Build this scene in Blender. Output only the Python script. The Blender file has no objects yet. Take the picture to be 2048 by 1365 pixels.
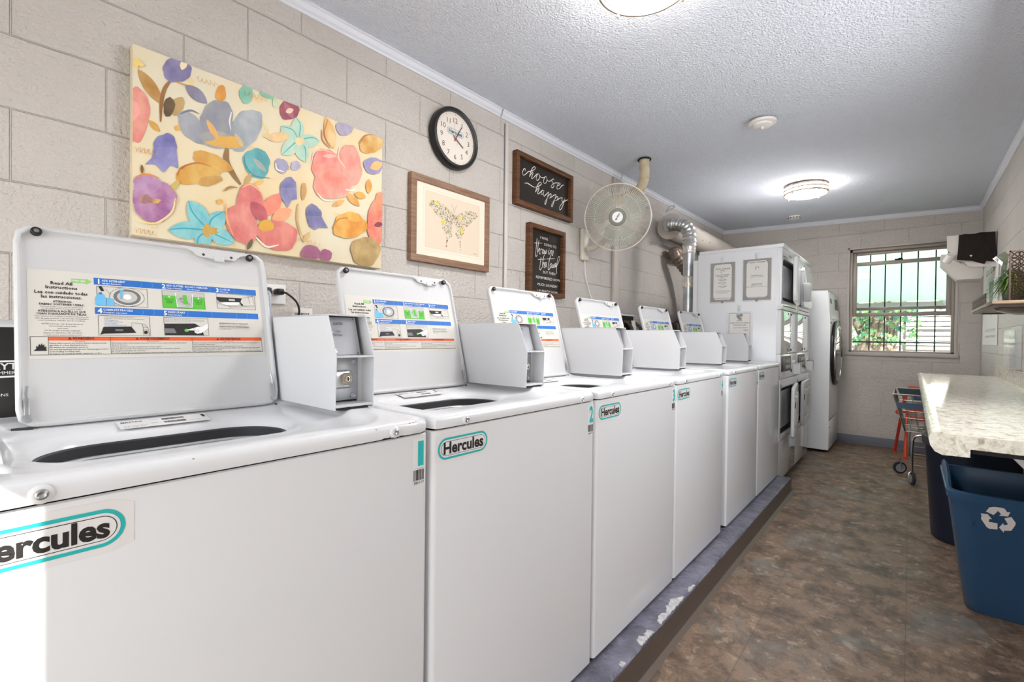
import bpy, bmesh, math, random
import numpy as np
from mathutils import Vector, Matrix
random.seed(7)
S = bpy.context.scene
C = S.collection
PI = math.pi
V = Vector

# ------------------------------------------------------------------ camera
F_PX, YAW, PIT, ROL, EYE = 928.6, math.radians(40.69), math.radians(-.55), math.radians(.663), 1.16
_f = V((-math.sin(YAW)*math.cos(PIT), math.cos(YAW)*math.cos(PIT), math.sin(PIT)))
_r0 = V((math.cos(YAW), math.sin(YAW), 0)); _u0 = _r0.cross(_f)
_r = _r0*math.cos(ROL) + _u0*math.sin(ROL); _u = -_r0*math.sin(ROL) + _u0*math.cos(ROL)
cam = bpy.data.cameras.new('camera'); co = bpy.data.objects.new('camera', cam); C.objects.link(co)
cam.sensor_width = 36; cam.lens = F_PX/2048*36; cam.clip_start = .02
m = Matrix((( _r.x, _u.x, -_f.x, 0), (_r.y, _u.y, -_f.y, 0), (_r.z, _u.z, -_f.z, EYE), (0, 0, 0, 1)))
co.matrix_world = m
S.camera = co
def ray(x, y): return _f*F_PX + _r*(x-1024) + _u*(682.5-y)
def onx(x, y, X): d = ray(x, y); t = X/d.x; return V((X, d.y*t, d.z*t+EYE))
def ony(x, y, Y): d = ray(x, y); t = Y/d.y; return V((d.x*t, Y, d.z*t+EYE))
def onz(x, y, Z): d = ray(x, y); t = (Z-EYE)/d.z; return V((d.x*t, d.y*t, Z))

# ------------------------------------------------------------------ world, sun, added side fill, exposure
S.view_settings.view_transform = 'Standard'; S.view_settings.look = 'None'
S.view_settings.gamma = 1; S.view_settings.use_curve_mapping = False
S.view_settings.exposure = 0.4
w = bpy.data.worlds.new('sky'); S.world = w; w.use_nodes = True
bg = w.node_tree.nodes['Background']; bg.inputs[0].default_value = (.93, .97, 1, 1); bg.inputs[1].default_value = 3.9
sun = bpy.data.lights.new('sun', 'SUN'); sun.energy = 12; sun.angle = .006; sun.color = (1, .96, .88)
so = bpy.data.objects.new('sun', sun); C.objects.link(so)
sd = V((-.667, .744, -.60)); so.rotation_euler = sd.to_track_quat('-Z', 'Y').to_euler()
sl = bpy.data.lights.new('side_fill_light', 'AREA'); sl.shape = 'RECTANGLE'; sl.size = 1.1; sl.size_y = .9  # added fill to brighten the washer fronts; no known window here
sl.energy = 27; sl.color = (.97, .985, 1)
sw = bpy.data.objects.new('side_fill_light', sl); C.objects.link(sw); sw.location = (.50, 2.22, 1.62)
sw.rotation_euler = (math.radians(74), 0, PI/2)

# ------------------------------------------------------------------ materials
MATS = {}
def lin(c): return tuple((x/12.92 if x <= .04045 else ((x+.055)/1.055)**2.4) for x in c)
def hx(r, g, b): return lin((r/255, g/255, b/255))
def mat(name, col, rough=.5, metal=0, coat=0, noise=0, nscale=20, bump=0, bscale=60, trans=0, alpha=1, emit=0, ncol=None, spec=None, detail=4, bdist=.01, map_scale=None, ior=1.45):
    if name in MATS: return MATS[name]
    M = bpy.data.materials.new(name); M.use_nodes = True; nt = M.node_tree; b = nt.nodes['Principled BSDF']
    b.inputs['Base Color'].default_value = (*col, 1); b.inputs['Roughness'].default_value = rough
    b.inputs['Metallic'].default_value = metal; b.inputs['Coat Weight'].default_value = coat
    b.inputs['Transmission Weight'].default_value = trans; b.inputs['Alpha'].default_value = alpha
    b.inputs['IOR'].default_value = ior
    if spec is not None: b.inputs['Specular IOR Level'].default_value = spec
    if emit: b.inputs['Emission Color'].default_value = (*col, 1); b.inputs['Emission Strength'].default_value = emit
    if noise or bump:
        tc = nt.nodes.new('ShaderNodeTexCoord'); src = tc.outputs['Object']
        if map_scale:
            mp = nt.nodes.new('ShaderNodeMapping'); mp.inputs['Scale'].default_value = map_scale
            nt.links.new(src, mp.inputs[0]); src = mp.outputs[0]
    if noise:
        n = nt.nodes.new('ShaderNodeTexNoise'); n.inputs['Scale'].default_value = nscale; n.inputs['Detail'].default_value = detail
        nt.links.new(src, n.inputs['Vector'])
        r = nt.nodes.new('ShaderNodeValToRGB'); e = r.color_ramp.elements
        c2 = ncol if ncol else tuple(x*(1-noise) for x in col)
        e[0].position = .35; e[0].color = (*c2, 1); e[1].position = .65; e[1].color = (*col, 1)
        nt.links.new(n.outputs['Fac'], r.inputs[0]); nt.links.new(r.outputs[0], b.inputs['Base Color'])
    if bump:
        n = nt.nodes.new('ShaderNodeTexNoise'); n.inputs['Scale'].default_value = bscale; n.inputs['Detail'].default_value = 3
        nt.links.new(src, n.inputs['Vector'])
        bp = nt.nodes.new('ShaderNodeBump'); bp.inputs['Strength'].default_value = bump; bp.inputs['Distance'].default_value = bdist
        nt.links.new(n.outputs['Fac'], bp.inputs['Height']); nt.links.new(bp.outputs[0], b.inputs['Normal'])
    MATS[name] = M
    return M

def block_mat(name, axis, y0, z0, flip=False):
    """painted concrete block: running bond joints, lumpy masonry paint"""
    M = bpy.data.materials.new(name); M.use_nodes = True; nt = M.node_tree; N = nt.nodes; L = nt.links; b = N['Principled BSDF']
    b.inputs['Roughness'].default_value = .48
    g = N.new('ShaderNodeNewGeometry'); sp = N.new('ShaderNodeSeparateXYZ'); L.new(g.outputs['Position'], sp.inputs[0])
    cb = N.new('ShaderNodeCombineXYZ')
    a = N.new('ShaderNodeMath'); a.operation = 'SUBTRACT'; a.inputs[1].default_value = y0; L.new(sp.outputs[axis], a.inputs[0])
    c = N.new('ShaderNodeMath'); c.operation = 'SUBTRACT'; c.inputs[1].default_value = z0; L.new(sp.outputs['Z'], c.inputs[0])
    nz0 = N.new('ShaderNodeTexNoise'); nz0.inputs['Scale'].default_value = 7; L.new(g.outputs['Position'], nz0.inputs['Vector'])
    wob = N.new('ShaderNodeMath'); wob.operation = 'MULTIPLY_ADD'; wob.inputs[1].default_value = .008; L.new(nz0.outputs['Fac'], wob.inputs[0]); L.new(c.outputs[0], wob.inputs[2])
    L.new(a.outputs[0], cb.inputs[0]); L.new(wob.outputs[0], cb.inputs[1])
    br = N.new('ShaderNodeTexBrick'); L.new(cb.outputs[0], br.inputs['Vector'])
    br.inputs['Scale'].default_value = 1; br.inputs['Brick Width'].default_value = .4064; br.inputs['Row Height'].default_value = .2032
    br.inputs['Mortar Size'].default_value = .0028; br.inputs['Mortar Smooth'].default_value = .6; br.offset = .5
    n1 = N.new('ShaderNodeTexNoise'); n1.inputs['Scale'].default_value = 1.6; n1.inputs['Detail'].default_value = 5; L.new(g.outputs['Position'], n1.inputs['Vector'])
    r = N.new('ShaderNodeValToRGB'); e = r.color_ramp.elements
    e[0].position = .3; e[0].color = (*hx(200, 193, 186), 1); e[1].position = .7; e[1].color = (*hx(210, 203, 197), 1)
    L.new(n1.outputs['Fac'], r.inputs[0])
    mx = N.new('ShaderNodeMix'); mx.data_type = 'RGBA'; mx.inputs['B'].default_value = (*hx(176, 168, 162), 1)
    mf = N.new('ShaderNodeMath'); mf.operation = 'MULTIPLY'; mf.inputs[1].default_value = .22; L.new(br.outputs['Fac'], mf.inputs[0])
    L.new(mf.outputs[0], mx.inputs['Factor']); L.new(r.outputs[0], mx.inputs['A']); L.new(mx.outputs['Result'], b.inputs['Base Color'])
    n2 = N.new('ShaderNodeTexNoise'); n2.inputs['Scale'].default_value = 95; n2.inputs['Detail'].default_value = 3; L.new(g.outputs['Position'], n2.inputs['Vector'])
    n3 = N.new('ShaderNodeTexNoise'); n3.inputs['Scale'].default_value = 14; L.new(g.outputs['Position'], n3.inputs['Vector'])
    ad = N.new('ShaderNodeMath'); ad.operation = 'MULTIPLY_ADD'; ad.inputs[1].default_value = .5; L.new(n3.outputs['Fac'], ad.inputs[0]); L.new(n2.outputs['Fac'], ad.inputs[2])
    sb = N.new('ShaderNodeMath'); sb.operation = 'MULTIPLY_ADD'; sb.inputs[1].default_value = -.8; L.new(br.outputs['Fac'], sb.inputs[0]); L.new(ad.outputs[0], sb.inputs[2])
    bp = N.new('ShaderNodeBump'); bp.inputs['Strength'].default_value = 1; bp.inputs['Distance'].default_value = .0085
    L.new(sb.outputs[0], bp.inputs['Height']); L.new(bp.outputs[0], b.inputs['Normal'])
    MATS[name] = M; return M

def floor_mat():
    M = bpy.data.materials.new('vinyl_floor'); M.use_nodes = True; nt = M.node_tree; N = nt.nodes; L = nt.links; b = N['Principled BSDF']
    b.inputs['Roughness'].default_value = .5
    g = N.new('ShaderNodeNewGeometry'); mp = N.new('ShaderNodeMapping'); L.new(g.outputs['Position'], mp.inputs[0]); mp.inputs['Scale'].default_value = (1, 1, 1)
    n = N.new('ShaderNodeTexNoise'); n.inputs['Scale'].default_value = 6.5; n.inputs['Detail'].default_value = 15; n.inputs['Roughness'].default_value = .78; n.inputs['Distortion'].default_value = .35
    L.new(mp.outputs[0], n.inputs['Vector'])
    r = N.new('ShaderNodeValToRGB'); cr = r.color_ramp
    cr.elements[0].position = .36; cr.elements[0].color = (*hx(70, 58, 50), 1)
    cr.elements[1].position = .66; cr.elements[1].color = (*hx(176, 152, 130), 1)
    for p, c in ((.42, (92, 76, 64)), (.49, (112, 92, 76)), (.55, (136, 112, 93)), (.61, (120, 106, 92))):
        e = cr.elements.new(p); e.color = (*hx(*c), 1)
    L.new(n.outputs['Fac'], r.inputs[0])
    n2 = N.new('ShaderNodeTexNoise'); n2.inputs['Scale'].default_value = 3.1; n2.inputs['Detail'].default_value = 6; n2.inputs['Distortion'].default_value = .6; L.new(mp.outputs[0], n2.inputs['Vector'])
    r2 = N.new('ShaderNodeValToRGB'); r2.color_ramp.elements[0].position = .55; r2.color_ramp.elements[0].color = (0, 0, 0, 1); r2.color_ramp.elements[1].position = .68; r2.color_ramp.elements[1].color = (.75, .75, .75, 1)
    L.new(n2.outputs['Fac'], r2.inputs[0])
    mx = N.new('ShaderNodeMix'); mx.data_type = 'RGBA'; mx.inputs['B'].default_value = (*hx(120, 118, 112), 1)
    L.new(r2.outputs[0], mx.inputs['Factor']); L.new(r.outputs[0], mx.inputs['A'])
    n4 = N.new('ShaderNodeTexNoise'); n4.inputs['Scale'].default_value = 14; n4.inputs['Detail'].default_value = 10; n4.inputs['Roughness'].default_value = .7; n4.inputs['Distortion'].default_value = .15; L.new(mp.outputs[0], n4.inputs['Vector'])
    last = mx
    for lo_, hi_, cc, amt in ((.55, .64, (186, 166, 144), .5), (.45, .37, (70, 60, 53), .55)):
        rm = N.new('ShaderNodeMapRange'); rm.inputs['From Min'].default_value = lo_; rm.inputs['From Max'].default_value = hi_; rm.inputs['To Max'].default_value = amt; L.new(n4.outputs['Fac'], rm.inputs['Value'])
        mm = N.new('ShaderNodeMix'); mm.data_type = 'RGBA'; mm.inputs['B'].default_value = (*hx(*cc), 1); L.new(rm.outputs[0], mm.inputs['Factor']); L.new(last.outputs['Result'], mm.inputs['A']); last = mm
    mx = last
    br = N.new('ShaderNodeTexBrick'); L.new(mp.outputs[0], br.inputs['Vector']); br.inputs['Scale'].default_value = 1; br.inputs['Brick Width'].default_value = .4572
    br.inputs['Row Height'].default_value = .4572; br.inputs['Mortar Size'].default_value = .0012; br.offset = 0; br.inputs['Mortar Smooth'].default_value = .1
    m2 = N.new('ShaderNodeMix'); m2.data_type = 'RGBA'; m2.inputs['B'].default_value = (*hx(70, 60, 52), 1)
    mf = N.new('ShaderNodeMath'); mf.operation = 'MULTIPLY'; mf.inputs[1].default_value = .6; L.new(br.outputs['Fac'], mf.inputs[0])
    L.new(mf.outputs[0], m2.inputs['Factor']); L.new(mx.outputs['Result'], m2.inputs['A']); L.new(m2.outputs['Result'], b.inputs['Base Color'])
    bp = N.new('ShaderNodeBump'); bp.inputs['Strength'].default_value = .15; bp.inputs['Distance'].default_value = .002
    L.new(n.outputs['Fac'], bp.inputs['Height']); L.new(bp.outputs[0], b.inputs['Normal'])
    MATS['vinyl_floor'] = M; return M

def counter_mat():
    M = bpy.data.materials.new('granite_laminate'); M.use_nodes = True; nt = M.node_tree; N = nt.nodes; L = nt.links; b = N['Principled BSDF']
    b.inputs['Roughness'].default_value = .12
    g = N.new('ShaderNodeNewGeometry'); mp = N.new('ShaderNodeMapping'); L.new(g.outputs['Position'], mp.inputs[0]); mp.inputs['Scale'].default_value = (1, 1, 1)
    n = N.new('ShaderNodeTexNoise'); n.inputs['Scale'].default_value = 34; n.inputs['Detail'].default_value = 8; n.inputs['Roughness'].default_value = .75; n.inputs['Distortion'].default_value = .8
    L.new(mp.outputs[0], n.inputs['Vector'])
    r = N.new('ShaderNodeValToRGB'); cr = r.color_ramp
    cr.elements[0].position = .33; cr.elements[0].color = (*hx(142, 128, 108), 1)
    cr.elements[1].position = .58; cr.elements[1].color = (*hx(240, 238, 226), 1)
    for p, c in ((.40, (192, 182, 162)), (.48, (226, 221, 206))):
        e = cr.elements.new(p); e.color = (*hx(*c), 1)
    L.new(n.outputs['Fac'], r.inputs[0]); L.new(r.outputs[0], b.inputs['Base Color'])
    MATS['granite_laminate'] = M; return M

def wood_mat(name, c1, c2, sc=(1, 1, 14)):
    return mat(name, c1, .55, noise=.5, nscale=9, ncol=c2, map_scale=sc, bump=.12, bscale=30, detail=6)

WH = mat('white_enamel', hx(234, 235, 238), .22, coat=.3)
WH2 = mat('white_enamel_lid', hx(208, 208, 209), .35)
WSATIN = mat('white_powder_coat', hx(216, 216, 218), .4)
GAL = mat('galvanized_steel', (.62, .65, .68), .32, .9, noise=.25, nscale=12)
STEEL = mat('chrome_steel', (.75, .75, .76), .18, 1)
BRASS = mat('lock_brass', (.66, .60, .48), .2, 1)
BLK = mat('black_plastic', hx(28, 26, 26), .4)
DGRY = mat('dark_grey_plastic', hx(62, 62, 64), .45)
MGRY = mat('grey_plastic', hx(120, 120, 122), .5)
RUB = mat('black_rubber', hx(22, 20, 20), .6)
GAP = mat('dark_gap', hx(34, 32, 32), .8)
BASK = mat('basket_grey', hx(214, 216, 220), .3, metal=.2)
CREAM = mat('label_film', hx(216, 212, 204), .45)
INK = mat('black_ink', hx(38, 36, 36), .5)
INK2 = mat('grey_ink', hx(104, 102, 100), .5)
BLUE = mat('label_blue', hx(44, 112, 196), .45)
WINK = mat('white_ink', hx(240, 240, 240), .5)
ORG = mat('label_orange', hx(232, 96, 44), .45)
DRED = mat('label_dark_red', hx(110, 30, 20), .5)
GRN = mat('label_green', hx(92, 192, 62), .45)
GRN2 = mat('label_pale_green', hx(150, 200, 120), .45)
LBL = mat('label_light_blue', hx(110, 186, 232), .45)
TEAL = mat('sticker_teal', hx(44, 188, 188), .4)
STK = mat('sticker_white', hx(236, 234, 234), .3)
LGRY = mat('label_light_grey', hx(196, 194, 190), .5)
PAPER = mat('paper', hx(236, 232, 226), .6)

# ------------------------------------------------------------------ mesh helpers
class Fr:                                     # a flat frame: origin, two axes, normal
    def __init__(s, o, u, v): s.o = V(o); s.u = V(u).normalized(); s.v = V(v).normalized(); s.n = s.u.cross(s.v)
    def p(s, a, b, l=0): return s.o + s.u*a + s.v*b + s.n*l
ORGN = {}
TXT = {}
def txt(s, bold=0, res=2):
    k = (s, bold, res)
    if k not in TXT:
        cu = bpy.data.curves.new('t', 'FONT'); cu.body = s; cu.size = 1; cu.resolution_u = res; cu.offset = bold
        ob = bpy.data.objects.new('t', cu); C.objects.link(ob)
        me = bpy.data.meshes.new_from_object(ob)
        vs = [tuple(v.co) for v in me.vertices]; fs = [tuple(p.vertices) for p in me.polygons]
        bpy.data.objects.remove(ob); bpy.data.curves.remove(cu); bpy.data.meshes.remove(me)
        xs = [v[0] for v in vs] or [0]
        TXT[k] = (vs, fs, min(xs), max(xs))
    return TXT[k]

class MB:
    def __init__(s): s.bm = bmesh.new(); s.m = []; s.flat = set()
    def mi(s, m):
        if m not in s.m: s.m.append(m)
        return s.m.index(m)
    def face(s, vs, m):
        try: f = s.bm.faces.new(vs)
        except ValueError: return None
        f.material_index = s.mi(m); return f
    def poly(s, pts, m): return s.face([s.bm.verts.new(p) for p in pts], m)
    def prism(s, pts, vec, m, m2=None):
        a = [s.bm.verts.new(p) for p in pts]; b = [s.bm.verts.new(V(p)+V(vec)) for p in pts]
        n = len(a); s.face(a, m); s.face(b[::-1], m2 or m)
        for i in range(n): s.face([a[i], a[(i+1) % n], b[(i+1) % n], b[i]], m)
        return s
    def box(s, lo, hi, m, bev=0, seg=2):
        lo, hi = V(lo), V(hi)
        vs = [s.bm.verts.new((x, y, z)) for x in (lo.x, hi.x) for y in (lo.y, hi.y) for z in (lo.z, hi.z)]
        q = [(0, 1, 3, 2), (4, 6, 7, 5), (0, 4, 5, 1), (2, 3, 7, 6), (0, 2, 6, 4), (1, 5, 7, 3)]
        fs = [s.face([vs[i] for i in k], m) for k in q]
        if bev:
            es = list({e for f in fs for e in f.edges})
            bmesh.ops.bevel(s.bm, geom=es, offset=bev, segments=seg, affect='EDGES', profile=.5, material=-1)
        return s
    def fbox(s, fr, a0, b0, a1, b1, l0, l1, m, bev=0):      # box in a frame
        ps = [fr.p(a, b, l) for a in (a0, a1) for b in (b0, b1) for l in (l0, l1)]
        vs = [s.bm.verts.new(p) for p in ps]
        q = [(0, 1, 3, 2), (4, 6, 7, 5), (0, 4, 5, 1), (2, 3, 7, 6), (0, 2, 6, 4), (1, 5, 7, 3)]
        fs = [s.face([vs[i] for i in k], m) for k in q]
        if bev:
            es = list({e for f in fs for e in f.edges})
            bmesh.ops.bevel(s.bm, geom=es, offset=bev, segments=2, affect='EDGES', profile=.5, material=-1)
        return s
    def loft(s, loops, m, caps=(False, False), closed=True):
        L = [[s.bm.verts.new(p) for p in lp] for lp in loops]; n = len(L[0])
        for j, (a, b) in enumerate(zip(L, L[1:])):
            mm = m[j] if isinstance(m, list) else m
            for i in range(n if closed else n-1): s.face([a[i], a[(i+1) % n], b[(i+1) % n], b[i]], mm)
        if caps[0]: s.face(L[0][::-1], m[0] if isinstance(m, list) else m)
        if caps[1]: s.face(L[-1], m[-1] if isinstance(m, list) else m)
        return s
    def lathe(s, o, ax, prof, m, seg=32, caps=(True, True)):   # prof: (radius, height)
        o = V(o); ax = V(ax).normalized(); q = V((0, 0, 1)) if abs(ax.z) < .9 else V((1, 0, 0))
        u = ax.cross(q).normalized(); v = ax.cross(u)
        return s.loft([[o + ax*h + (u*math.cos(2*PI*i/seg) + v*math.sin(2*PI*i/seg))*max(r, 1e-5) for i in range(seg)] for r, h in prof], m, caps)
    def tube(s, pts, r, m, seg=8, caps=True):
        P = [V(p) for p in pts]; n = len(P); loops = []
        pu = None
        for i in range(n):
            t = (P[min(i+1, n-1)] - P[max(i-1, 0)]).normalized()
            if pu is None:
                q = V((0, 0, 1)) if abs(t.z) < .9 else V((1, 0, 0)); u = t.cross(q).normalized()
            else:
                u = (pu - t*pu.dot(t)).normalized()
            pu = u; v = t.cross(u); rr = r[i] if isinstance(r, (list, tuple)) else r
            loops.append([P[i] + (u*math.cos(2*PI*k/seg) + v*math.sin(2*PI*k/seg))*rr for k in range(seg)])
        return s.loft(loops, m, (caps, caps))
    def ring(s, o, ax, R, r, m, seg=40, rs=8, flat=1):
        o = V(o); ax = V(ax).normalized(); q = V((0, 0, 1)) if abs(ax.z) < .9 else V((1, 0, 0))
        u = ax.cross(q).normalized(); v = ax.cross(u); loops = []
        for i in range(seg+1):
            d = u*math.cos(2*PI*i/seg) + v*math.sin(2*PI*i/seg)
            loops.append([o + d*(R + r*math.cos(2*PI*k/rs)) + ax*(r*flat*math.sin(2*PI*k/rs)) for k in range(rs)])
        return s.loft(loops, m)
    def rect(s, fr, a0, b0, a1, b1, m, l=.0004):
        s.poly([fr.p(a0, b0, l), fr.p(a1, b0, l), fr.p(a1, b1, l), fr.p(a0, b1, l)], m); return s
    def pl(s, fr, pts, m, l=.0004): s.poly([fr.p(a, b, l) for a, b in pts], m); return s
    def text(s, fr, t, a, b, h, m, al='L', w=None, l=.0008, bold=0, res=2, shear=0):
        vs, fs, x0, x1 = txt(t, bold, res)
        if not fs: return s
        k = h/.70; kx = k
        if w: kx = w/(x1-x0)
        W = (x1-x0)*kx
        off = a - (0 if al == 'L' else W/2 if al == 'C' else W)
        vv = [s.bm.verts.new(fr.p(off + (p[0]-x0)*kx + p[1]*k*shear, b + p[1]*k, l)) for p in vs]
        for f in fs: s.face([vv[i] for i in f], m)
        return s
    def stroke(s, fr, pts, wd, m, l=.0008):
        P = [V((a, b, 0)) for a, b in pts]; n = len(P); Lf = []; Rt = []
        for i in range(n):
            t = (P[min(i+1, n-1)] - P[max(i-1, 0)]); t = t.normalized() if t.length > 1e-9 else V((1, 0, 0))
            nn = V((-t.y, t.x, 0)); ww = wd(i/(n-1)) if callable(wd) else wd
            Lf.append(P[i] + nn*ww/2); Rt.append(P[i] - nn*ww/2)
        A = [s.bm.verts.new(fr.p(p.x, p.y, l)) for p in Lf]; B = [s.bm.verts.new(fr.p(p.x, p.y, l)) for p in Rt]
        for i in range(n-1): s.face([A[i], A[i+1], B[i+1], B[i]], m)
        return s
    def outline(s, fr, a0, b0, a1, b1, t, m, l=.0006):
        s.rect(fr, a0, b0, a1, b0+t, m, l); s.rect(fr, a0, b1-t, a1, b1, m, l)
        s.rect(fr, a0, b0+t, a0+t, b1-t, m, l); s.rect(fr, a1-t, b0+t, a1, b1-t, m, l); return s
    def build(s, name, parent=None, at=None, smooth=35, norm=True):
        if norm: bmesh.ops.recalc_face_normals(s.bm, faces=s.bm.faces[:])
        org = V(at) if at is not None else (ORGN.get(parent.name, V((0, 0, 0))) if parent else V((0, 0, 0)))
        if org.length: bmesh.ops.translate(s.bm, verts=s.bm.verts[:], vec=-org)
        me = bpy.data.meshes.new(name); s.bm.to_mesh(me); s.bm.free()
        for mm in s.m: me.materials.append(mm)
        if smooth:
            me.polygons.foreach_set('use_smooth', [True]*len(me.polygons))
            me.set_sharp_from_angle(angle=math.radians(smooth))
        o = bpy.data.objects.new(name, me); C.objects.link(o)
        if parent: o.parent = parent; ORGN[o.name] = org
        else: o.location = org; ORGN[o.name] = org
        return o
def tag(o, label, cat, group=None):
    o['label'] = label; o['category'] = cat
    if group: o['group'] = group
    return o
def thing(name, loc, label, cat, group=None):
    o = bpy.data.objects.new(name, None); C.objects.link(o); o.location = loc; o.empty_display_size = .1
    ORGN[o.name] = V(loc); return tag(o, label, cat, group)
def struct(o): o['kind'] = 'structure'; return o
def copy_tree(o, parent=None, skip=()):
    c = o.copy(); C.objects.link(c)
    if parent is not None: c.parent = parent
    ORGN[c.name] = ORGN.get(o.name, V((0, 0, 0)))
    for ch in list(o.children):
        if ch.name.split('.')[0] not in skip: copy_tree(ch, c, skip)
    return c
def rr(o, x0, x1, y0, y1, r, N):               # rounded rectangle sampled by rays from o
    out = []
    for i in range(N):
        t = 2*PI*(i+.5)/N; d = (math.cos(t), math.sin(t))
        k = min(((x1 if d[0] > 0 else x0)-o[0])/d[0] if abs(d[0]) > 1e-9 else 1e9, ((y1 if d[1] > 0 else y0)-o[1])/d[1] if abs(d[1]) > 1e-9 else 1e9)
        cx = x1-r if d[0] > 0 else x0+r; cy = y1-r if d[1] > 0 else y0+r
        px, py = o[0]+d[0]*k, o[1]+d[1]*k
        if (px-cx)*(1 if d[0] > 0 else -1) > 0 and (py-cy)*(1 if d[1] > 0 else -1) > 0:
            ex, ey = o[0]-cx, o[1]-cy; B = ex*d[0]+ey*d[1]; cc = ex*ex+ey*ey-r*r; k = -B+math.sqrt(max(B*B-cc, 0))
            px, py = o[0]+d[0]*k, o[1]+d[1]*k
        out.append((px, py))
    return out
def bez(p, n=10):                              # smooth curve through points (Catmull-Rom)
    P = [V(q if len(q) == 3 else (*q, 0)) for q in p]; P = [P[0]*2-P[1]] + P + [P[-1]*2-P[-2]]; out = []
    for i in range(1, len(P)-2):
        for k in range(n):
            t = k/n; a, b, c, d = P[i-1:i+3]
            out.append(.5*((2*b)+(c-a)*t+(2*a-5*b+4*c-d)*t*t+(3*b-a-3*c+d)*t**3))
    out.append(P[-2]); return out
def bez2(p, n=8): return [(q.x, q.y) for q in bez(p, n)]

# ------------------------------------------------------------------ room
WX, RX, FY, NY = -1.92, .52, 6.5, -1.17
WL = block_mat('painted_block_left', 'Y', .273, .365)
WF = block_mat('painted_block_far', 'X', -.24+.2032, .134-.2032)
WR = block_mat('painted_block_right', 'Y', .1, .05)
CEIL = mat('popcorn_ceiling', hx(234, 239, 250), .9, bump=1, bscale=110, bdist=.016)
TRIM = mat('white_trim', hx(226, 228, 236), .4)
struct(MB().box((-2.1, -1.25, 0), (WX, FY+.2, 2.75), WL).build('wall_left'))
struct(MB().box((RX, -1.25, 0), (RX+.2, FY+.2, 2.75), WR).build('wall_right'))
# far wall with window opening
WX0, WX1, WZ0, WZ1 = -.545, .335, 1.03, 2.19
b = MB()
for lo, hi in (((WX, FY, 0), (WX0, FY+.2, 2.75)), ((WX1, FY, 0), (RX, FY+.2, 2.75)), ((WX0, FY, 0), (WX1, FY+.2, WZ0)), ((WX0, FY, WZ1), (WX1, FY+.2, 2.75))):
    b.box(lo, hi, WF)
struct(b.build('wall_far'))
# near wall with the open entrance the sun comes through
DX0, DX1, DZ = -1.3, .40, 2.005
b = MB()
for lo, hi in (((WX, NY-.08, 0), (DX0, NY, 2.75)), ((DX1, NY-.08, 0), (RX, NY, 2.75)), ((DX0, NY-.08, DZ), (DX1, NY, 2.75))):
    b.box(lo, hi, WR)
struct(b.build('wall_near'))
struct(MB().box((-2.1, -1.25, -.1), (RX+.2, FY+.2, 0), floor_mat()).build('floor'))
cz = {(-1, -1): 2.50, (1, -1): 2.475, (1, 1): 2.50, (-1, 1): 2.60}
q = [(-2.1, -1.25, cz[-1, -1]), (RX+.2, -1.25, cz[1, -1]), (RX+.2, FY+.2, cz[1, 1]), (-2.1, FY+.2, cz[-1, 1])]
b = MB(); b.loft([q, [(x, y, z+.3) for x, y, z in q]], CEIL, (True, True))
struct(b.build('ceiling'))
def cz_at(x, y):
    s = (x+2.1)/(RX+2.3); t = (y+1.25)/(FY+1.45)
    return (cz[-1, -1]*(1-s)+cz[1, -1]*s)*(1-t)+(cz[-1, 1]*(1-s)+cz[1, 1]*s)*t
def crown(p0, p1, inw, name):
    prof = [(0, 0), (.03, 0), (.03, -.006), (.022, -.010), (.018, -.03), (.010, -.036), (.008, -.046), (0, -.046)]
    L = []
    for p in (p0, p1):
        z = cz_at(p[0], p[1])+.001
        L.append([(p[0]+inw[0]*a, p[1]+inw[1]*a, z+h) for a, h in prof])
    return struct(MB().loft(L, TRIM, (True, True)).build(name, smooth=20))
crown((WX, NY), (WX, 2.09), (1, 0), 'trim_1'); crown((WX, 2.10), (WX, 3.62), (1, 0), 'trim_2'); crown((WX, 3.63), (WX, FY), (1, 0), 'trim_3')
crown((WX, FY), (RX, FY), (0, -1), 'trim_4'); crown((RX, NY), (RX, FY), (-1, 0), 'trim_5')
BASE = mat('grey_blue_baseboard', hx(112, 116, 128), .5)
struct(MB().box((-.9, FY-.008, 0), (RX, FY, .095), BASE, .003).box((-.9, FY-.02, 0), (RX, FY-.006, .012), BASE, .004).build('baseboard_far'))
struct(MB().box((RX-.008, 0, 0), (RX, FY-.01, .095), BASE, .003).build('baseboard_right'))
# caulked control joint and shallow boxed conduit on the left wall
PNT = mat('wall_paint_smooth', hx(198, 189, 180), .5, bump=.1, bscale=90)
struct(MB().box((WX, 2.14, .1), (WX+.014, 2.168, 2.478), mat('caulk_white', hx(214, 207, 200), .5), .005).box((WX, 2.136, .1), (WX+.006, 2.1405, 2.47), MGRY).build('trim_6'))
struct(MB().box((WX, 3.50, .1), (WX+.03, 3.60, 2.5), PNT, .008).box((WX, 3.615, .1), (WX+.006, 3.622, 2.5), GAP).build('trim_7'))
def side_frame(name, y0, y1, z0, z1):
    sf = thing(name, (RX, (y0+y1)/2, z0), 'x', 'x'); del sf['label']; del sf['category']; struct(sf); b = MB()
    for lo, hi in (((RX-.03, y0, z0), (RX, y0+.05, z1)), ((RX-.03, y1-.05, z0), (RX, y1, z1)), ((RX-.03, y0, z0), (RX, y1, z0+.05)), ((RX-.03, y0, z1-.05), (RX, y1, z1))): b.box(lo, hi, TRIM, .003)
    b.build('window_frame' if z0 > .5 else 'door_frame', sf)  # boards set round the added fill light, with solid wall behind
side_frame('added_window', 1.62, 2.82, 1.12, 2.12)  # invented window out of view, added to go with the side fill
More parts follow.
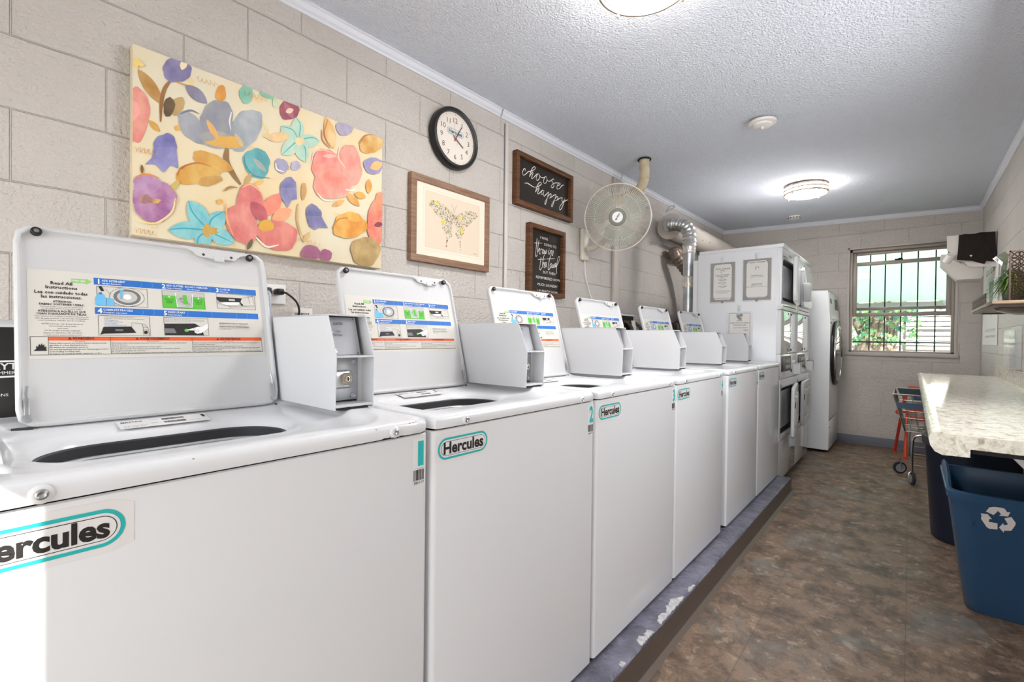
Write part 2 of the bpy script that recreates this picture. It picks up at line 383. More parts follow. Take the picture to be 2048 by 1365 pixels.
# curb under the washers
CTOP = mat('purple_grey_painted_concrete', hx(124, 122, 138), .4, noise=.5, nscale=14, ncol=hx(92, 90, 104), bump=.8, bscale=45)
CHIP = mat('bare_chipped_concrete', hx(206, 204, 206), .8, noise=.3, nscale=60, bump=.5, bscale=80)
VIN = mat('brown_vinyl_base', hx(100, 88, 80), .45)
def jag(y): return .004*math.sin(y*23)+.003*math.sin(y*61+1)+.002*math.sin(y*140)
cur = thing('equipment_curb', (-1.3, 1.4, 0), 'long low concrete curb under the washers, purple grey painted top with chipped edge', 'curb')
b = MB(); n = 160; L = []
for i in range(n+1):
    y = NY+.02 + (4.09-NY-.02)*i/n
    L.append([(WX+.002, y, 0), (WX+.002, y, .104), (-.73, y, .104), (-.693+jag(y), y, .103), (-.684+jag(y)*.4, y, .096+jag(y+3)*.5), (-.684, y, 0)])
b.loft(L, CTOP, (True, True)); b.build('slab', cur)
b = MB(); L = []
for i in range(n+1):
    y = NY+.02 + (4.09-NY-.02)*i/n; wv = .0015*math.sin(y*2.3)
    L.append([(-.6835, y, 0), (-.6835, y, .094+wv), (-.680, y, .096+wv), (-.679, y, .03), (-.674, y, .010), (-.660, y, .003), (-.655, y, 0)])
b.loft(L, VIN, (True, True)); b.build('cove_base', cur)
b = MB()
cr_ = random.Random(8)
for (y0, y1, wd) in ((1.66, 1.90, .040), (1.50, 1.60, .034), (1.36, 1.385, .02), (1.95, 2.02, .014), (1.2, 1.24, .01)):
    pts = []; k = 40; ph = cr_.uniform(0, 6)
    for i in range(k+1): pts.append((-.686+.0015*math.sin(i*.9+ph), y0+(y1-y0)*i/k, .1042))
    for i in range(k, -1, -1):
        t = i/k; q_ = .62+.22*math.sin(t*9+ph)+.12*math.sin(t*23+ph*2)+.07*math.sin(t*51)
        pts.append((-.690-wd*(math.sin(PI*t)**.4)*q_, y0+(y1-y0)*t, .1046))
    b.prism(pts, (0, 0, -.004), CHIP)
b.build('chipped_patch', cur)

# ------------------------------------------------------------------ window, grille, outside
FRM = mat('taupe_aluminium', hx(158, 148, 140), .4, .2)
FRL = mat('sill_paint', hx(200, 192, 186), .5)
GLS = mat('window_glass', (.93, 1, .96), 0, trans=1, ior=1.1, spec=.5)
wn = thing('window_1', (-.1, FY+.1, WZ0), 'x', 'x'); del wn['label']; del wn['category']; struct(wn)
b = MB(); Y0, Y1 = FY+.03, FY+.11
for lo, hi in (((WX0, Y0, WZ0), (WX0+.03, Y1, WZ1)), ((WX1-.03, Y0, WZ0), (WX1, Y1, WZ1)), ((WX0, Y0, WZ1-.035), (WX1, Y1, WZ1)), ((WX0, Y0, WZ0), (WX1, Y1, WZ0+.02))):
    b.box(lo, hi, FRM, .003)
b.build('window_frame', wn)
b = MB(); t = .018
for lo, hi in (((WX0-t, FY-.008, WZ0-.02), (WX0+.004, FY+.03, WZ1+t)), ((WX1-.004, FY-.008, WZ0-.02), (WX1+t, FY+.03, WZ1+t)), ((WX0-t, FY-.008, WZ1-.004), (WX1+t, FY+.03, WZ1+t)), ((WX0-t-.01, FY-.02, WZ0-.035), (WX1+t+.01, FY+.03, WZ0+.003))):
    b.box(lo, hi, FRL, .003)
b.build('window_trim', wn)
def sash(z0, z1, y0, name, st=.04):
    b = MB(); x0, x1 = WX0+.03, WX1-.03
    for lo, hi in (((x0, y0, z0), (x0+st, y0+.03, z1)), ((x1-st, y0, z0), (x1, y0+.03, z1)), ((x0+st, y0, z1-st), (x1-st, y0+.03, z1)), ((x0+st, y0, z0), (x1-st, y0+.03, z0+st))):
        b.box(lo, hi, FRM, .003)
    o = b.build(name, wn)
    MB().box((x0+st-.005, y0+.012, z0+st-.005), (x1-st+.005, y0+.016, z1-st+.005), GLS).build('pane', o, smooth=0)
    return o
sash(1.43, 2.04, FY+.035, 'lower_sash'); sash(1.50, 2.155, FY+.072, 'upper_sash', .032)
MB().box((-.15, FY+.028, 2.038), (-.08, FY+.045, 2.052), GAP, .003).box((-.12, FY+.02, 2.045), (-.09, FY+.04, 2.06), GAP, .003).build('sash_latch', wn)
IRON = mat('dark_green_iron', hx(34, 58, 54), .5)
gr = thing('security_grille', (-.1, FY+.26, .9), 'dark iron security bars outside the window', 'window bars')
b = MB()
for x in (-.545, -.37, -.235, -.095, .045, .19, .33): b.box((x-.006, FY+.26, .9), (x+.006, FY+.272, 2.3), IRON)
b.build('upright_bars', gr)
for z in (1.145, 2.26):
    MB().box((-.62, FY+.258, z-.008), (.45, FY+.274, z+.008), IRON).box((-.62, FY+.2005, z-.008), (-.605, FY+.27, z+.008), IRON).box((.435, FY+.2005, z-.008), (.45, FY+.27, z+.008), IRON).build('cross_bar', gr)
OUTG = mat('outside_paving', hx(170, 166, 158), .9, noise=.2, nscale=4)
o = struct(MB().box((-9, FY+.2, -.3), (9, 22, -.05), OUTG).box((-9, -16, -.3), (9, -1.25, -.05), OUTG).build('ground'))
SID = mat('white_siding', hx(226, 222, 214), .6); SIDG = mat('dark_fence_rail', hx(74, 72, 70), .8)
hs = thing('white_house', (1.2, 12, 0), 'white clapboard house wall behind the tree outside the window', 'house')
b = MB()
for i in range(32):
    z = -.05+i*.13; b.prism([(-1.2, 12, z), (-1.2, 11.965, z+.003), (-1.2, 11.995, z+.128), (-1.2, 12.05, z+.128), (-1.2, 12.05, z)], (6, 0, 0), SID)
b.build('clapboards', hs)
MB().box((-1.3, 11.9, 1.0), (4.9, 11.96, 1.06), mat('grey_ledge', hx(120, 112, 110), .6)).build('ledge', hs)
fen = thing('slat_fence', (.6, 9.6, 0), 'pale fence of thin horizontal rails outside the window', 'fence')
b = MB()
for k in range(18): z = .33+k*.075; b.box((-.1, 9.6, z), (3, 9.62, z+(.02 if k != 13 else .045)), SIDG)
b.build('rail', fen)
b = MB()
for x in (-.1, .6, 1.3, 2.0): b.box((x, 9.58, -.05), (x+.035, 9.62, 1.65), SIDG)
b.build('post', fen)
BARK = mat('grey_bark', hx(142, 126, 112), .95, noise=.6, nscale=6, ncol=hx(70, 60, 52), map_scale=(5, 5, .8), bump=1, bscale=20)
LF = [mat('maple_leaf_a', hx(112, 160, 92), .5), mat('maple_leaf_b', hx(84, 132, 84), .5), mat('maple_leaf_c', hx(150, 172, 76), .5), mat('maple_leaf_d', hx(78, 130, 116), .5)]
for mm in LF:
    bb = mm.node_tree.nodes['Principled BSDF']; bb.inputs['Transmission Weight'].default_value = .25; bb.inputs['Roughness'].default_value = .7
tr = thing('maple_tree', (-.55, 9.2, -.05), 'leafy maple tree with rough grey trunk outside the window', 'tree')
b = MB()
b.tube(bez([(-.52, 9.2, -.1), (-.50, 9.2, .6), (-.42, 9.2, 1.1), (-.34, 9.2, 1.5), (-.15, 9.2, 2.1), (.1, 9.3, 3.4)], 5), [.27+.0*i if i < 8 else max(.08, .27-.008*(i-8)) for i in range(26)], BARK, 16)
b.tube(bez([(-.45, 9.2, 1.0), (-.7, 9.2, 1.6), (-1.2, 9.3, 2.6)], 5), .1, BARK, 10)
b.build('trunk', tr)
b = MB(); rnd = random.Random(3)
def leaf(b, c, s, m, r):
    ax = V((r.uniform(-1, 1), r.uniform(-1, 1), r.uniform(-.3, 1))).normalized(); u = ax.orthogonal().normalized(); v = ax.cross(u); a0 = r.uniform(0, 6)
    pts = []
    for k, R_ in enumerate((1, .5, .95, .45, .8, .35, .3, .35, .8, .45, .95, .5)):
        a = a0+k*PI/6; pts.append(c+(u*math.cos(a)+v*math.sin(a))*s*R_)
    b.poly(pts, m)
for i in range(1500):
    x = rnd.uniform(-2.4, 1.6); y = rnd.uniform(8.75, 10.2); z = rnd.uniform(1.5, 3.6)
    if x > -.1 and z < 1.62 and rnd.random() < .6: continue
    leaf(b, V((x, y, z)), rnd.uniform(.05, .11), rnd.choice(LF), rnd)
for i in range(420):
    x = rnd.uniform(-1.3, .1); z = 1.12+rnd.random()*.5; y = rnd.uniform(8.75, 9.1)
    leaf(b, V((x, y, z)), rnd.uniform(.03, .07), rnd.choice(LF[:2]+LF[3:]), rnd)
lv = b.build('foliage', tr, smooth=0, norm=False); lv['kind'] = 'stuff'
GP = mat('pale_green_panel', hx(168, 192, 176), .5)
nt = GP.node_tree; pb_ = nt.nodes['Principled BSDF']; tl = nt.nodes.new('ShaderNodeBsdfTranslucent'); tl.inputs[0].default_value = (*hx(160, 190, 168), 1); mxs = nt.nodes.new('ShaderNodeMixShader'); mxs.inputs[0].default_value = .6
nt.links.new(pb_.outputs[0], mxs.inputs[1]); nt.links.new(tl.outputs[0], mxs.inputs[2]); nt.links.new(mxs.outputs[0], nt.nodes['Material Output'].inputs[0])
aw = thing('green_awning', (-.2, 7.6, 1.5), 'pale green corrugated awning outside above the window', 'awning')
b = MB(); L = []
for k, (y, z) in enumerate(((7.15, 2.75), (8.6, 1.72))):
    L.append([(-1.8+i*.05, y, z+(.012 if i % 2 else 0)) for i in range(72)])
b.loft(L, GP, closed=False); b.build('awning_sheet', aw)
MB().box((-1.8, 8.56, 1.62), (1.8, 8.62, 1.71), mat('grey_gutter', hx(120, 114, 112), .5)).build('gutter', aw)
for x in (-1.75, 1.75): MB().box((x-.03, 8.5, -.05), (x+.03, 8.56, 1.72), SIDG).build('support_post', aw)

# ------------------------------------------------------------------ top load washers (first one in place, the rest copies)
PX_, YW0, YW1, ZB, ZP, ZT = -.765, -.038, .624, .118, .957, .989
FRONT = Fr((PX_, 0, 0), (0, 1, 0), (0, 0, 1))          # front face: a = world y, b = world z
w1 = thing('top_load_washer', (PX_, YW0, .105), 'x', 'washing machine')
# cabinet
b = MB(); XB = -1.455
L = []
def cab(z, inset=0):
    r_ = .012; pts = []
    for (cx, cy, a0) in ((PX_-r_-inset, YW1-r_-inset, 0), (XB+r_, YW1-r_-inset, 90), (XB+r_, YW0+r_+inset, 180), (PX_-r_-inset, YW0+r_+inset, 270)):
        for k in range(5):
            a = math.radians(a0+k*22.5); pts.append((cx+r_*math.cos(a), cy+r_*math.sin(a), z))
    return pts
b.loft([cab(ZB), cab(ZP-.002), cab(ZP, .003)], WH, (True, False)); b.build('cabinet', w1)
for x in (PX_-.06, XB+.06):
    for y in (YW0+.05, YW1-.05): MB().lathe((x, y, .105), (0, 0, 1), [(.018, 0), (.018, .008), (.008, .008), (.008, .02)], RUB, 12).build('foot', w1)
MB().loft([[(x, y, z) for x, y in rr((-1.1, .29), XB+.01+d, PX_-.008-d, YW0+.012+d, YW1-.012-d, .01, 40)] for d, z in ((0, ZP-.004), (0, ZP+.006), (.012, ZP+.006), (.012, ZP-.004))], GAP).build('seam_gap', w1)
# deck with lid seat and tub opening
N = 120; o2 = (-1.06, .25); FX = PX_+.007
def lp(x0, x1, y0, y1, r, z): return [(x, y, z) for x, y in rr(o2, x0, x1, y0, y1, r, N)]
A = (XB, FX, YW0, YW1)
def ins(d, z, r=.014): return lp(A[0]+d, A[1]-d, A[2]+d, A[3]-d, max(r, .004), z)
SE = (-1.262, -.803, .008, .553)
def se(d, z, r=.075): return lp(SE[0]+d, SE[1]-d, SE[2]+d, SE[3]-d, r, z)
HO = (-1.160, -.955, .062, .450)
def ho(d, z, r=.10): return lp(HO[0]+d, HO[1]-d, HO[2]+d, HO[3]-d, r, z)
b = MB()
b.loft([ins(.012, ZP+.003), ins(.001, ZP+.004), ins(0, ZP+.009), ins(0, ZT-.012), ins(.002, ZT-.005), ins(.007, ZT-.001), ins(.014, ZT), se(-.012, ZT+.001), se(-.004, ZT-.001), se(.002, ZT-.006), se(.008, ZT-.0105), se(.02, ZT-.0125),
        ho(-.055, ZT-.0170), ho(-.03, ZT-.0205), ho(-.012, ZT-.026), ho(-.003, ZT-.034), ho(0, ZT-.042)], WH)
b.build('top_deck', w1, smooth=50)
b = MB(); b.loft([ho(-.001, ZT-.040), ho(.003, ZT-.043), ho(.003, ZT-.060), ho(.001, ZT-.062)], DGRY); b.build('tub_ring', w1)
def circ(r, z): return [(-1.05+r*math.cos(2*PI*(i+.5)/N)*.95, .255+r*math.sin(2*PI*(i+.5)/N), z) for i in range(N)]
b = MB(); b.loft([ho(.001, ZT-.062), ho(.004, ZT-.066), ho(.0, ZT-.080), circ(.212, ZT-.12), circ(.212, .56), circ(.05, .54)], BASK, (False, True)); b.build('wash_basket', w1)
# screws on the deck front
for y in (.052, .536):
    b = MB(); b.lathe((FX, y, .972), (1, 0, 0), [(.0115, 0), (.0115, .0012), (.008, .003), (.0075, .0032)], WH, 20, (False, True))
    b.lathe((FX+.003, y, .972), (1, 0, 0), [(.0065, 0), (.006, .002), (.004, .003), (.0015, .0015)], GAL, 16, (False, True)); b.build('deck_screw', w1)
# rating label on the rear seat
b = MB(); fr = Fr((-1.178, .165, ZT-.0120), (0, 1, 0), (-1, 0, 0)); 
fr = Fr((-1.172, .19, ZT-.0218), (0, 1, 0), (-.055, 0, .0085)); fr.o = fr.o+fr.n*.0012
b.rect(fr, 0, 0, .155, .052, STK, .0003)
b.text(fr, 'MAYTAG', .006, .036, .008, INK, w=.034, bold=.02, res=1)
b.text(fr, 'THIS APPLIANCE MEETS CPC', .006, .012, .0035, INK2, w=.04, res=1); b.text(fr, '120 V   60 HZ   10 A', .006, .004, .0042, INK, w=.034, res=1)
b.text(fr, 'MODEL', .052, .042, .0032, INK, res=1); b.text(fr, 'SERIAL', .052, .018, .0032, INK, res=1)
rb = random.Random(5)
for z0 in (.034, .012):
    x = .074
    while x < .112:
        k = rb.choice((.0006, .0011, .0016)); b.rect(fr, x, z0, x+k, z0+.012, INK, .0007); x += k+rb.choice((.0006, .001))
b.text(fr, 'FOR HOUSEHOLD', .120, .012, .003, INK2, w=.022, res=1); b.rect(fr, .146, .028, .152, .048, INK, .0007); b.build('rating_label', w1)
# lid
LO = V((-1.235, .052, .981)); LV = V((-.105, 0, .393)).normalized(); LID = Fr(LO, (0, 1, 0), LV)   # normal faces the aisle
LW, LH = .4665, .405
def ll(d, l, r=.028, wav=0):
    out = []
    for a, bb in rr((LW/2, LH/2), d, LW-d, d, LH-d, max(r-d*.4, .012), 96):
        if wav and bb > LH-d-.002 and a > .15: bb -= wav*min(1, max(0, (a-.15)/.03))
        out.append(LID.p(a, bb, l))
    return out
lid = MB().loft([ll(.012, -.019), ll(.003, -.018), ll(0, -.013), ll(0, -.002), ll(.0015, .0), ll(.005, .001), ll(.008, -.0005), ll(.010, -.006), ll(.016, -.0085)], WH2, (True, True)).build('lid', w1, smooth=40)
b = MB(); pts = [(.255, .4035), (.285, .398), (.300, .393), (.306, .385), (.315, .3805), (.33, .380), (.345, .376), (.356, .377), (.372, .380), (.392, .379), (.398, .386), (.406, .393), (.42, .397), (.43, .4035)]
b.prism([LID.p(a, c, .0012) for a, c in pts], LID.n*-.006, WH2)
for a in (.322, .384): b.lathe(LID.p(a, .3865, .001), LID.n, [(.0035, 0), (.003, .001), (.0012, .0004)], DGRY, 12, (False, True))
b.fbox(LID, .345, .371, .366, .384, .0, .006, WH2, .001); b.build('latch_bracket', lid)
for a in (.0318, .428):
    b = MB(); b.lathe(LID.p(a, .392, -.003), LID.n, [(.0085, 0), (.0085, .008), (.0065, .010), (.004, .0095)], RUB, 20, (False, False))
    b.lathe(LID.p(a, .392, .0055), LID.n, [(.004, .001), (.0005, .0012)], MGRY, 12, (False, False)); b.build('bumper', lid)
for a, sgn in ((.014, 1), (.4525, -1)):
    b = MB(); b.fbox(LID, a-.004, .012, a+.004, .055, -.003, .0035, GAL, .0015); b.lathe(LID.p(a, .016, .001), LID.n, [(.008, 0), (.008, .003), (.004, .004)], GAL, 14)
    b.tube([LID.p(a, .05, .003), LID.p(a-.001*sgn, .062, .003), LID.p(a+.001*sgn, .078, .001)], .002, GAL, 6)
    b.tube([LID.p(a-.012*sgn-.008, -.004, -.006), LID.p(a+.008, -.004, -.006)], .006, DGRY, 8); b.build('hinge', lid)
# instruction label inside the lid
b = MB(); Z0 = -.0084
def T(t, a, c, h, m=INK, al='C', w=None, bold=0, res=1): b.text(LID, t, a, c, h, m, al, w, Z0+.0009, bold, res)
def R_(a0, c0, a1, c1, m, l=.0006): b.rect(LID, a0, c0, a1, c1, m, Z0+l)
def O_(a0, c0, a1, c1, m=INK, t=.0006, l=.0008): b.outline(LID, a0, c0, a1, c1, t, m, Z0+l)
R_(.018, .131, .447, .316, CREAM, .0003)
T('Read All', .067, .2855, .0066, bold=.02, w=.032); T('Instructions', .067, .2765, .0066, bold=.02, w=.047)
T('Lea con cuidado todas', .067, .2655, .0066, bold=.02, w=.078); T('las instrucciones.', .067, .2565, .0066, bold=.02, w=.06)
T('ATTENTION', .067, .2475, .0042, bold=.02, w=.027); T('FABRIC SOFTENER USERS:', .067, .2415, .0042, bold=.02, w=.066)
T('For best results, select a Deep Water cycle', .067, .2372, .0024, w=.062); T('or use dryer sheets during dryer usage.', .067, .2335, .0024, w=.058)
T('ATENCIÓN A AQUÉLLOS QUE', .067, .2270, .0044, bold=.02, w=.07); T('USAN SUAVIZANTE DE TELAS:', .067, .2215, .0042, bold=.02, w=.073)
for k, s_ in enumerate(('Para obtener los resultados óptimos, seleccione un', 'ciclo de agua profunda o use las hojas de suavizante', 'para secadora cuando use la secadora.')): T(s_, .067, .2172-.0042*k, .0025, w=.078-.01*(k == 2))
for k, s_ in enumerate(('NOTE: Lid locks only during high speed', 'spins and will unlock when', 'cycle ends.', 'NOTA: La tapa se bloquea solamente', 'durante los exprimidos a alta velocidad y', 'se desbloqueará cuando termine el ciclo.')):
    T(s_, .067, .2015-.0046*k, .0026, w=(.06, .04, .016, .052, .056, .056)[k])
b.pl(LID, [(.082, .292), (.104, .292), (.104, .2895), (.1135, .2965), (.104, .3035), (.104, .301), (.082, .301)], GRN2, Z0+.0006); T('START HERE', .093, .2948, .0036, WINK, w=.02, bold=.02)
for c0, c1, ts in ((.2915, .3065, ((.1215, '1', 'ADD DETERGENT', 'Agregue detergente', .039), (.2355, '2', 'ADD CLOTHES - DO NOT OVERLOAD', 'Cargue la lavadora         No sobrecargar', .084), (.3455, '3', 'CLOSE LID', 'Cierre la tapa', .024))),
                   (.2262, .2412, ((.1215, '4', 'COMPLETE PROCESS', 'Complete el proceso', .05), (.2355, '5', 'PRESS START', 'Presione Start (Inicio)', .033)))):
    R_(.1165, c0, .4385, c1, BLUE)
    for a, d, t1, t2, ww in ts:
        T(d, a+.003, c0+.0022, .0105, WINK, bold=.03); T(t1, a+.008, c0+.0078, .0044, WINK, 'L', ww, .02); T(t2, a+.008, c0+.0024, .0032, WINK, 'L', ww*.8, .02)
    for a in (.16, .195, .215, .28, .33, .385, .41):
        b.stroke(LID, [(a, c0), (a+.003, c0+.007), (a+.001, c1)], .0004, LBL, Z0+.0008)
# panel 1: tub with jug
O_(.1205, .2455, .2070, .2885)
for rx, rz, mm, l in ((.030, .0215, INK, .0009), (.0294, .0209, CREAM, .0010), (.0235, .0178, INK, .0011), (.0229, .0172, MGRY, .0012), (.0175, .013, LGRY, .0013), (.007, .0062, WINK, .0015)):
    b.pl(LID, [(.171+rx*math.cos(t*PI/14), .267+rz*math.sin(t*PI/14)) for t in range(28)], mm, Z0+l)
b.pl(LID, [(.123, .2885), (.129, .2885), (.133, .278), (.128, .277)], INK, Z0+.001)
b.stroke(LID, [(.135, .283), (.150, .262), (.16, .2885)], .0005, INK, Z0+.001); b.pl(LID, [(.157, .283), (.166, .284), (.163, .276), (.162, .262), (.159, .262), (.159, .276)], LBL, Z0+.0017)
b.pl(LID, [(.118, .246), (.135, .246), (.135, .262), (.131, .270), (.122, .270), (.118, .262)], LBL, Z0+.0014); b.pl(LID, [(.136, .245), (.148, .245), (.148, .2615), (.136, .2625)], LBL, Z0+.0015)
b.pl(LID, [(.124, .270), (.129, .270), (.129, .274), (.124, .274)], BLUE, Z0+.0015)
T('Deterg.', .126, .256, .003, BLUE, w=.013); T('HE', .142, .252, .003, WINK)
# panel 2: load level
O_(.2341, .2465, .3191, .2885); R_(.2347, .2471, .3185, .277, GRN, .0008); R_(.2347, .277, .3185, .288, LGRY, .0008)
b.stroke(LID, [(.260, .284), (.262, .2505), (.292, .2505), (.294, .284)], .0016, WINK, Z0+.0012)
R_(.2625, .2515, .2915, .2765, LGRY, .0010); R_(.274, .257, .282, .280, GRN, .0014)
rb = random.Random(9)
for k in range(14):
    a = rb.uniform(.264, .288); c = rb.uniform(.253, .274); b.stroke(LID, bez2([(a, c), (a+rb.uniform(-.006, .006), c+rb.uniform(-.004, .005)), (a+rb.uniform(-.004, .004), c+rb.uniform(-.006, .006))], 3), .0006, rb.choice((INK2, GRN, INK)), Z0+.0013)
for a in (.2475, .306):
    b.pl(LID, [(a-.002, .2725), (a+.002, .2725), (a, .2765)], WINK, Z0+.0012)
    for k, s_ in enumerate(('MAX LOAD', 'CARGA', 'MÁXIMA')): T(s_, a, .2665-.0042*k, .003, mat('label_deep_green', hx(20, 84, 24), .5), w=.017-.003*k)
# panel 3: closing the lid
O_(.3449, .2515, .4344, .2905)
b.pl(LID, [(.3455, .281), (.403, .281), (.398, .269), (.351, .268), (.3455, .275)], INK, Z0+.001); R_(.372, .2725, .386, .2775, LGRY, .0013)
b.pl(LID, [(.360, .268), (.398, .270), (.392, .262), (.352, .261)], WINK, Z0+.0012)
for pts in ([(.345, .268), (.375, .256), (.434, .260)], [(.375, .256), (.375, .252)], [(.345, .264), (.372, .258), (.434, .263)], [(.418, .290), (.421, .268)], [(.428, .290), (.432, .266)], [(.403, .281), (.434, .290)]): b.stroke(LID, pts, .0006, INK, Z0+.0014)
b.pl(LID, [(.390, .279), (.394, .279), (.402, .265), (.404, .266), (.4035, .260), (.3975, .264), (.3995, .2645)], INK, Z0+.0016)
# panel 4 / 5
O_(.1208, .1795, .2082, .2235)
for k, s_ in enumerate(('Select cycle and option (selections.)', 'Haga las selecciones de ciclos y de opciones.', 'Insert payment', '(Coin Model Shown)', 'Inserte el pago', '(Se muestra el modelo con', 'monedero)')): T(s_, .131, .2195-.0036*k, .0024, BLUE if k > 1 else INK2, 'L', (.05, .068, .022, .03, .02, .036, .02)[k])
b.pl(LID, [(.1235, .181), (.129, .198), (.175, .200), (.183, .186), (.1235, .183)], INK, Z0+.001); R_(.148, .1895, .161, .1935, MGRY, .0013)
for pts in ([(.176, .199), (.176, .209), (.198, .206), (.204, .198), (.206, .181)], [(.195, .206), (.196, .182)], [(.195, .199), (.204, .198)], [(.195, .193), (.205, .192)]): b.stroke(LID, pts, .0006, INK, Z0+.0014)
b.pl(LID, [(.200+.0035*math.cos(t*PI/6), .187+.004*math.sin(t*PI/6)) for t in range(12)], INK, Z0+.0014)
O_(.2342, .181, .3225, .2235)
for k in range(3): T('NOTE: Door will lock once the cycle begins and water fills the tub.', .237, .2185-.003*k, .002, LGRY if 0 else INK2, 'L', .077-.028*(k == 2))
b.pl(LID, [(.235, .1815), (.235, .2085), (.294, .2105), (.305, .203), (.312, .1815)], INK, Z0+.001); b.pl(LID, [(.235, .186), (.235, .197), (.253, .197), (.257, .186)], MGRY, Z0+.0013)
b.pl(LID, [(.277+.0045*math.cos(t*PI/8), .193+.0038*math.sin(t*PI/8)) for t in range(16)], GRN, Z0+.0013)
b.pl(LID, [(.276, .1935), (.279, .195), (.290, .1985), (.300, .2025), (.308, .202), (.3215, .211), (.3215, .200), (.314, .193), (.306, .187), (.298, .185), (.293, .188), (.292, .193), (.285, .193)], WINK, Z0+.0016)
b.stroke(LID, bez2([(.290, .1985), (.294, .194), (.298, .190), (.302, .192), (.299, .196)], 4), .0006, INK, Z0+.0018)
T('ATTENTION IN CASE OF UNBALANCE:', .346, .211, .0032, INK2, 'L', .066, .02); T('Redistribute the load, close the lid and press Start.', .346, .2075, .002, INK2, 'L', .06)
T('ATENCIÓN EN CASO DE DESEQUILIBRIO:', .346, .2025, .0032, INK2, 'L', .068, .02); T('Redistribuya la carga, cierre la tapa y presione el botón de', .346, .199, .002, INK2, 'L', .068); T('inicio (START) Start.', .346, .1962, .002, INK2, 'L', .026)
# warning box
O_(.0205, .139, .4408, .1765, INK, .0007); R_(.0458, .1685, .4402, .1758, ORG, .0007)
for a in (.0455, .1390, .2860): R_(a, .1395, a+.0006, .176, INK, .0012)
for t_, a in (('WARNING', .097), ('AVERTISSEMENT', .216), ('ADVERTENCIA', .368)):
    T(t_, a, .1704, .0048, DRED, bold=.03, w={'W': .033, 'A': .055}[t_[0]] if t_ != 'ADVERTENCIA' else .047)
    a2 = a-{'WARNING': .0205, 'AVERTISSEMENT': .032, 'ADVERTENCIA': .028}[t_]; b.pl(LID, [(a2-.003, .1704), (a2+.003, .1704), (a2, .1752)], DRED, Z0+.0012)
for a0, ww, ls in ((.0475, .088, ('Never place items in the washer that are dampened with', 'gasoline or other flammable fluids.', 'No washer can completely remove oil.', 'Do not dry anything that has ever had any type of oil on', 'it (including cooking oils).', 'Doing so can result in death, explosion, or fire.')),
                   (.141, .142, ('Ne jamais mettre des articles humectés d’essence ou d’autres fluides inflammables', 'dans la laveuse.', 'Aucune laveuse ne peut complètement enlever l’huile.', 'Ne pas faire sécher des articles qui ont été salis par tout genre d’huile', '(y compris les huiles de cuisson).', 'Le non-respect de ces instructions peut causer un décès, une explosion ou un incendie.')),
                   (.288, .150, ('Nunca coloque en la lavadora artículos que estén humedecidos con gasolina o', 'otro líquido inflamable.', 'Ninguna lavadora puede eliminar completamente el aceite.', 'No seque ningún artículo que haya tenido alguna vez cualquier tipo de aceite', '(incluyendo aceites de cocina).', 'No seguir estas instrucciones puede ocasionar la muerte, explosión o incendio.'))):
    T('Fire Hazard' if a0 < .1 else 'Risque d’incendie' if a0 < .2 else 'Peligro de incendio', a0+ww/2, .1655, .0022, INK2)
    for k, s_ in enumerate(ls): T(s_, a0, .1618-.0043*k, .0025, INK, 'L', ww*min(1, len(s_)/max(len(x) for x in ls)), .008)
b.pl(LID, [(.025, .1475), (.029, .152), (.0285, .158), (.031, .155), (.033, .162), (.0345, .157), (.0365, .163), (.038, .157), (.0395, .161), (.0405, .154), (.0425, .157), (.0425, .150), (.0435, .1475)], INK, Z0+.001)
b.build('instruction_label', lid, smooth=0, norm=False)
# control console behind the lid
b = MB(); prof = [(-1.325, .99), (-1.345, 1.172), (-1.36, 1.182), (-1.45, 1.182), (-1.455, .988)]
b.prism([(x, YW0+.004, z) for x, z in prof], (0, .56, 0), WH)
con = b.build('control_console', w1)
CF = Fr((-1.3245, YW0, .992), (0, 1, 0), (-.02, 0, .182))
b = MB(); b.fbox(CF, .008, .0, .555, .176, 0, .002, BLK, .001)
b.rect(CF, .008, .107, .555, .1105, WINK, .0024); b.rect(CF, .008, .077, .555, .0805, WINK, .0024)
b.text(CF, 'MAYTAG', .047, .093, .0125, WINK, w=.075, l=.0026, bold=.02); b.text(CF, 'COMMERCIAL LAUNDRY', .057, .0835, .006, WINK, w=.10, l=.0026)
b.text(CF, 'INSTRUCTIONS', .026, .041, .0055, WINK, w=.058, l=.0026); b.build('control_panel', con)
# coin box
CY0, CY1 = .525, .6225
cb = MB(); prof = [(-.968, .990), (-.964, 1.111), (-1.003, 1.205), (-1.305, 1.207), (-1.30, .988)]
t = .0022
for y in (CY0, CY1-t): cb.prism([(x, y, z) for x, z in prof], (0, t, 0), WSATIN)
cb.box((-1.305, CY0, 1.2035), (-1.001, CY1, 1.2065), WSATIN); cb.box((-1.304, CY0, .99), (-1.30, CY1, 1.205), WSATIN)
cb.box((-1.02, CY0+t, 1.108), (-.9645, CY1-t, 1.112), WSATIN); cb.box((-1.29, CY0+t, .995), (-.9695, CY1-t, 1.001), WSATIN)
cb.box((-1.02, CY0+t, .996), (-1.016, CY0+.012, 1.108), WSATIN); cb.box((-1.02, CY1-.014, .996), (-1.016, CY1-t, 1.108), WSATIN)
coin = cb.build('coin_box', w1, smooth=0)
CM = Fr((-1.000, CY0+t, 1.113), (0, 1, 0), (-.028, 0, .090))
b = MB(); b.fbox(CM, .001, 0, .080, .092, -.004, 0, mat('brushed_face_plate', hx(176, 178, 184), .4, .25)); b.rect(CM, .012, .066, .0150, .088, BLK, .0006)
b.text(CM, 'QUARTERS', .021, .073, .0062, INK, w=.024); b.text(CM, 'COIN', .024, .054, .005, INK2, w=.012); b.text(CM, 'RETURN', .020, .045, .005, INK2, w=.019)
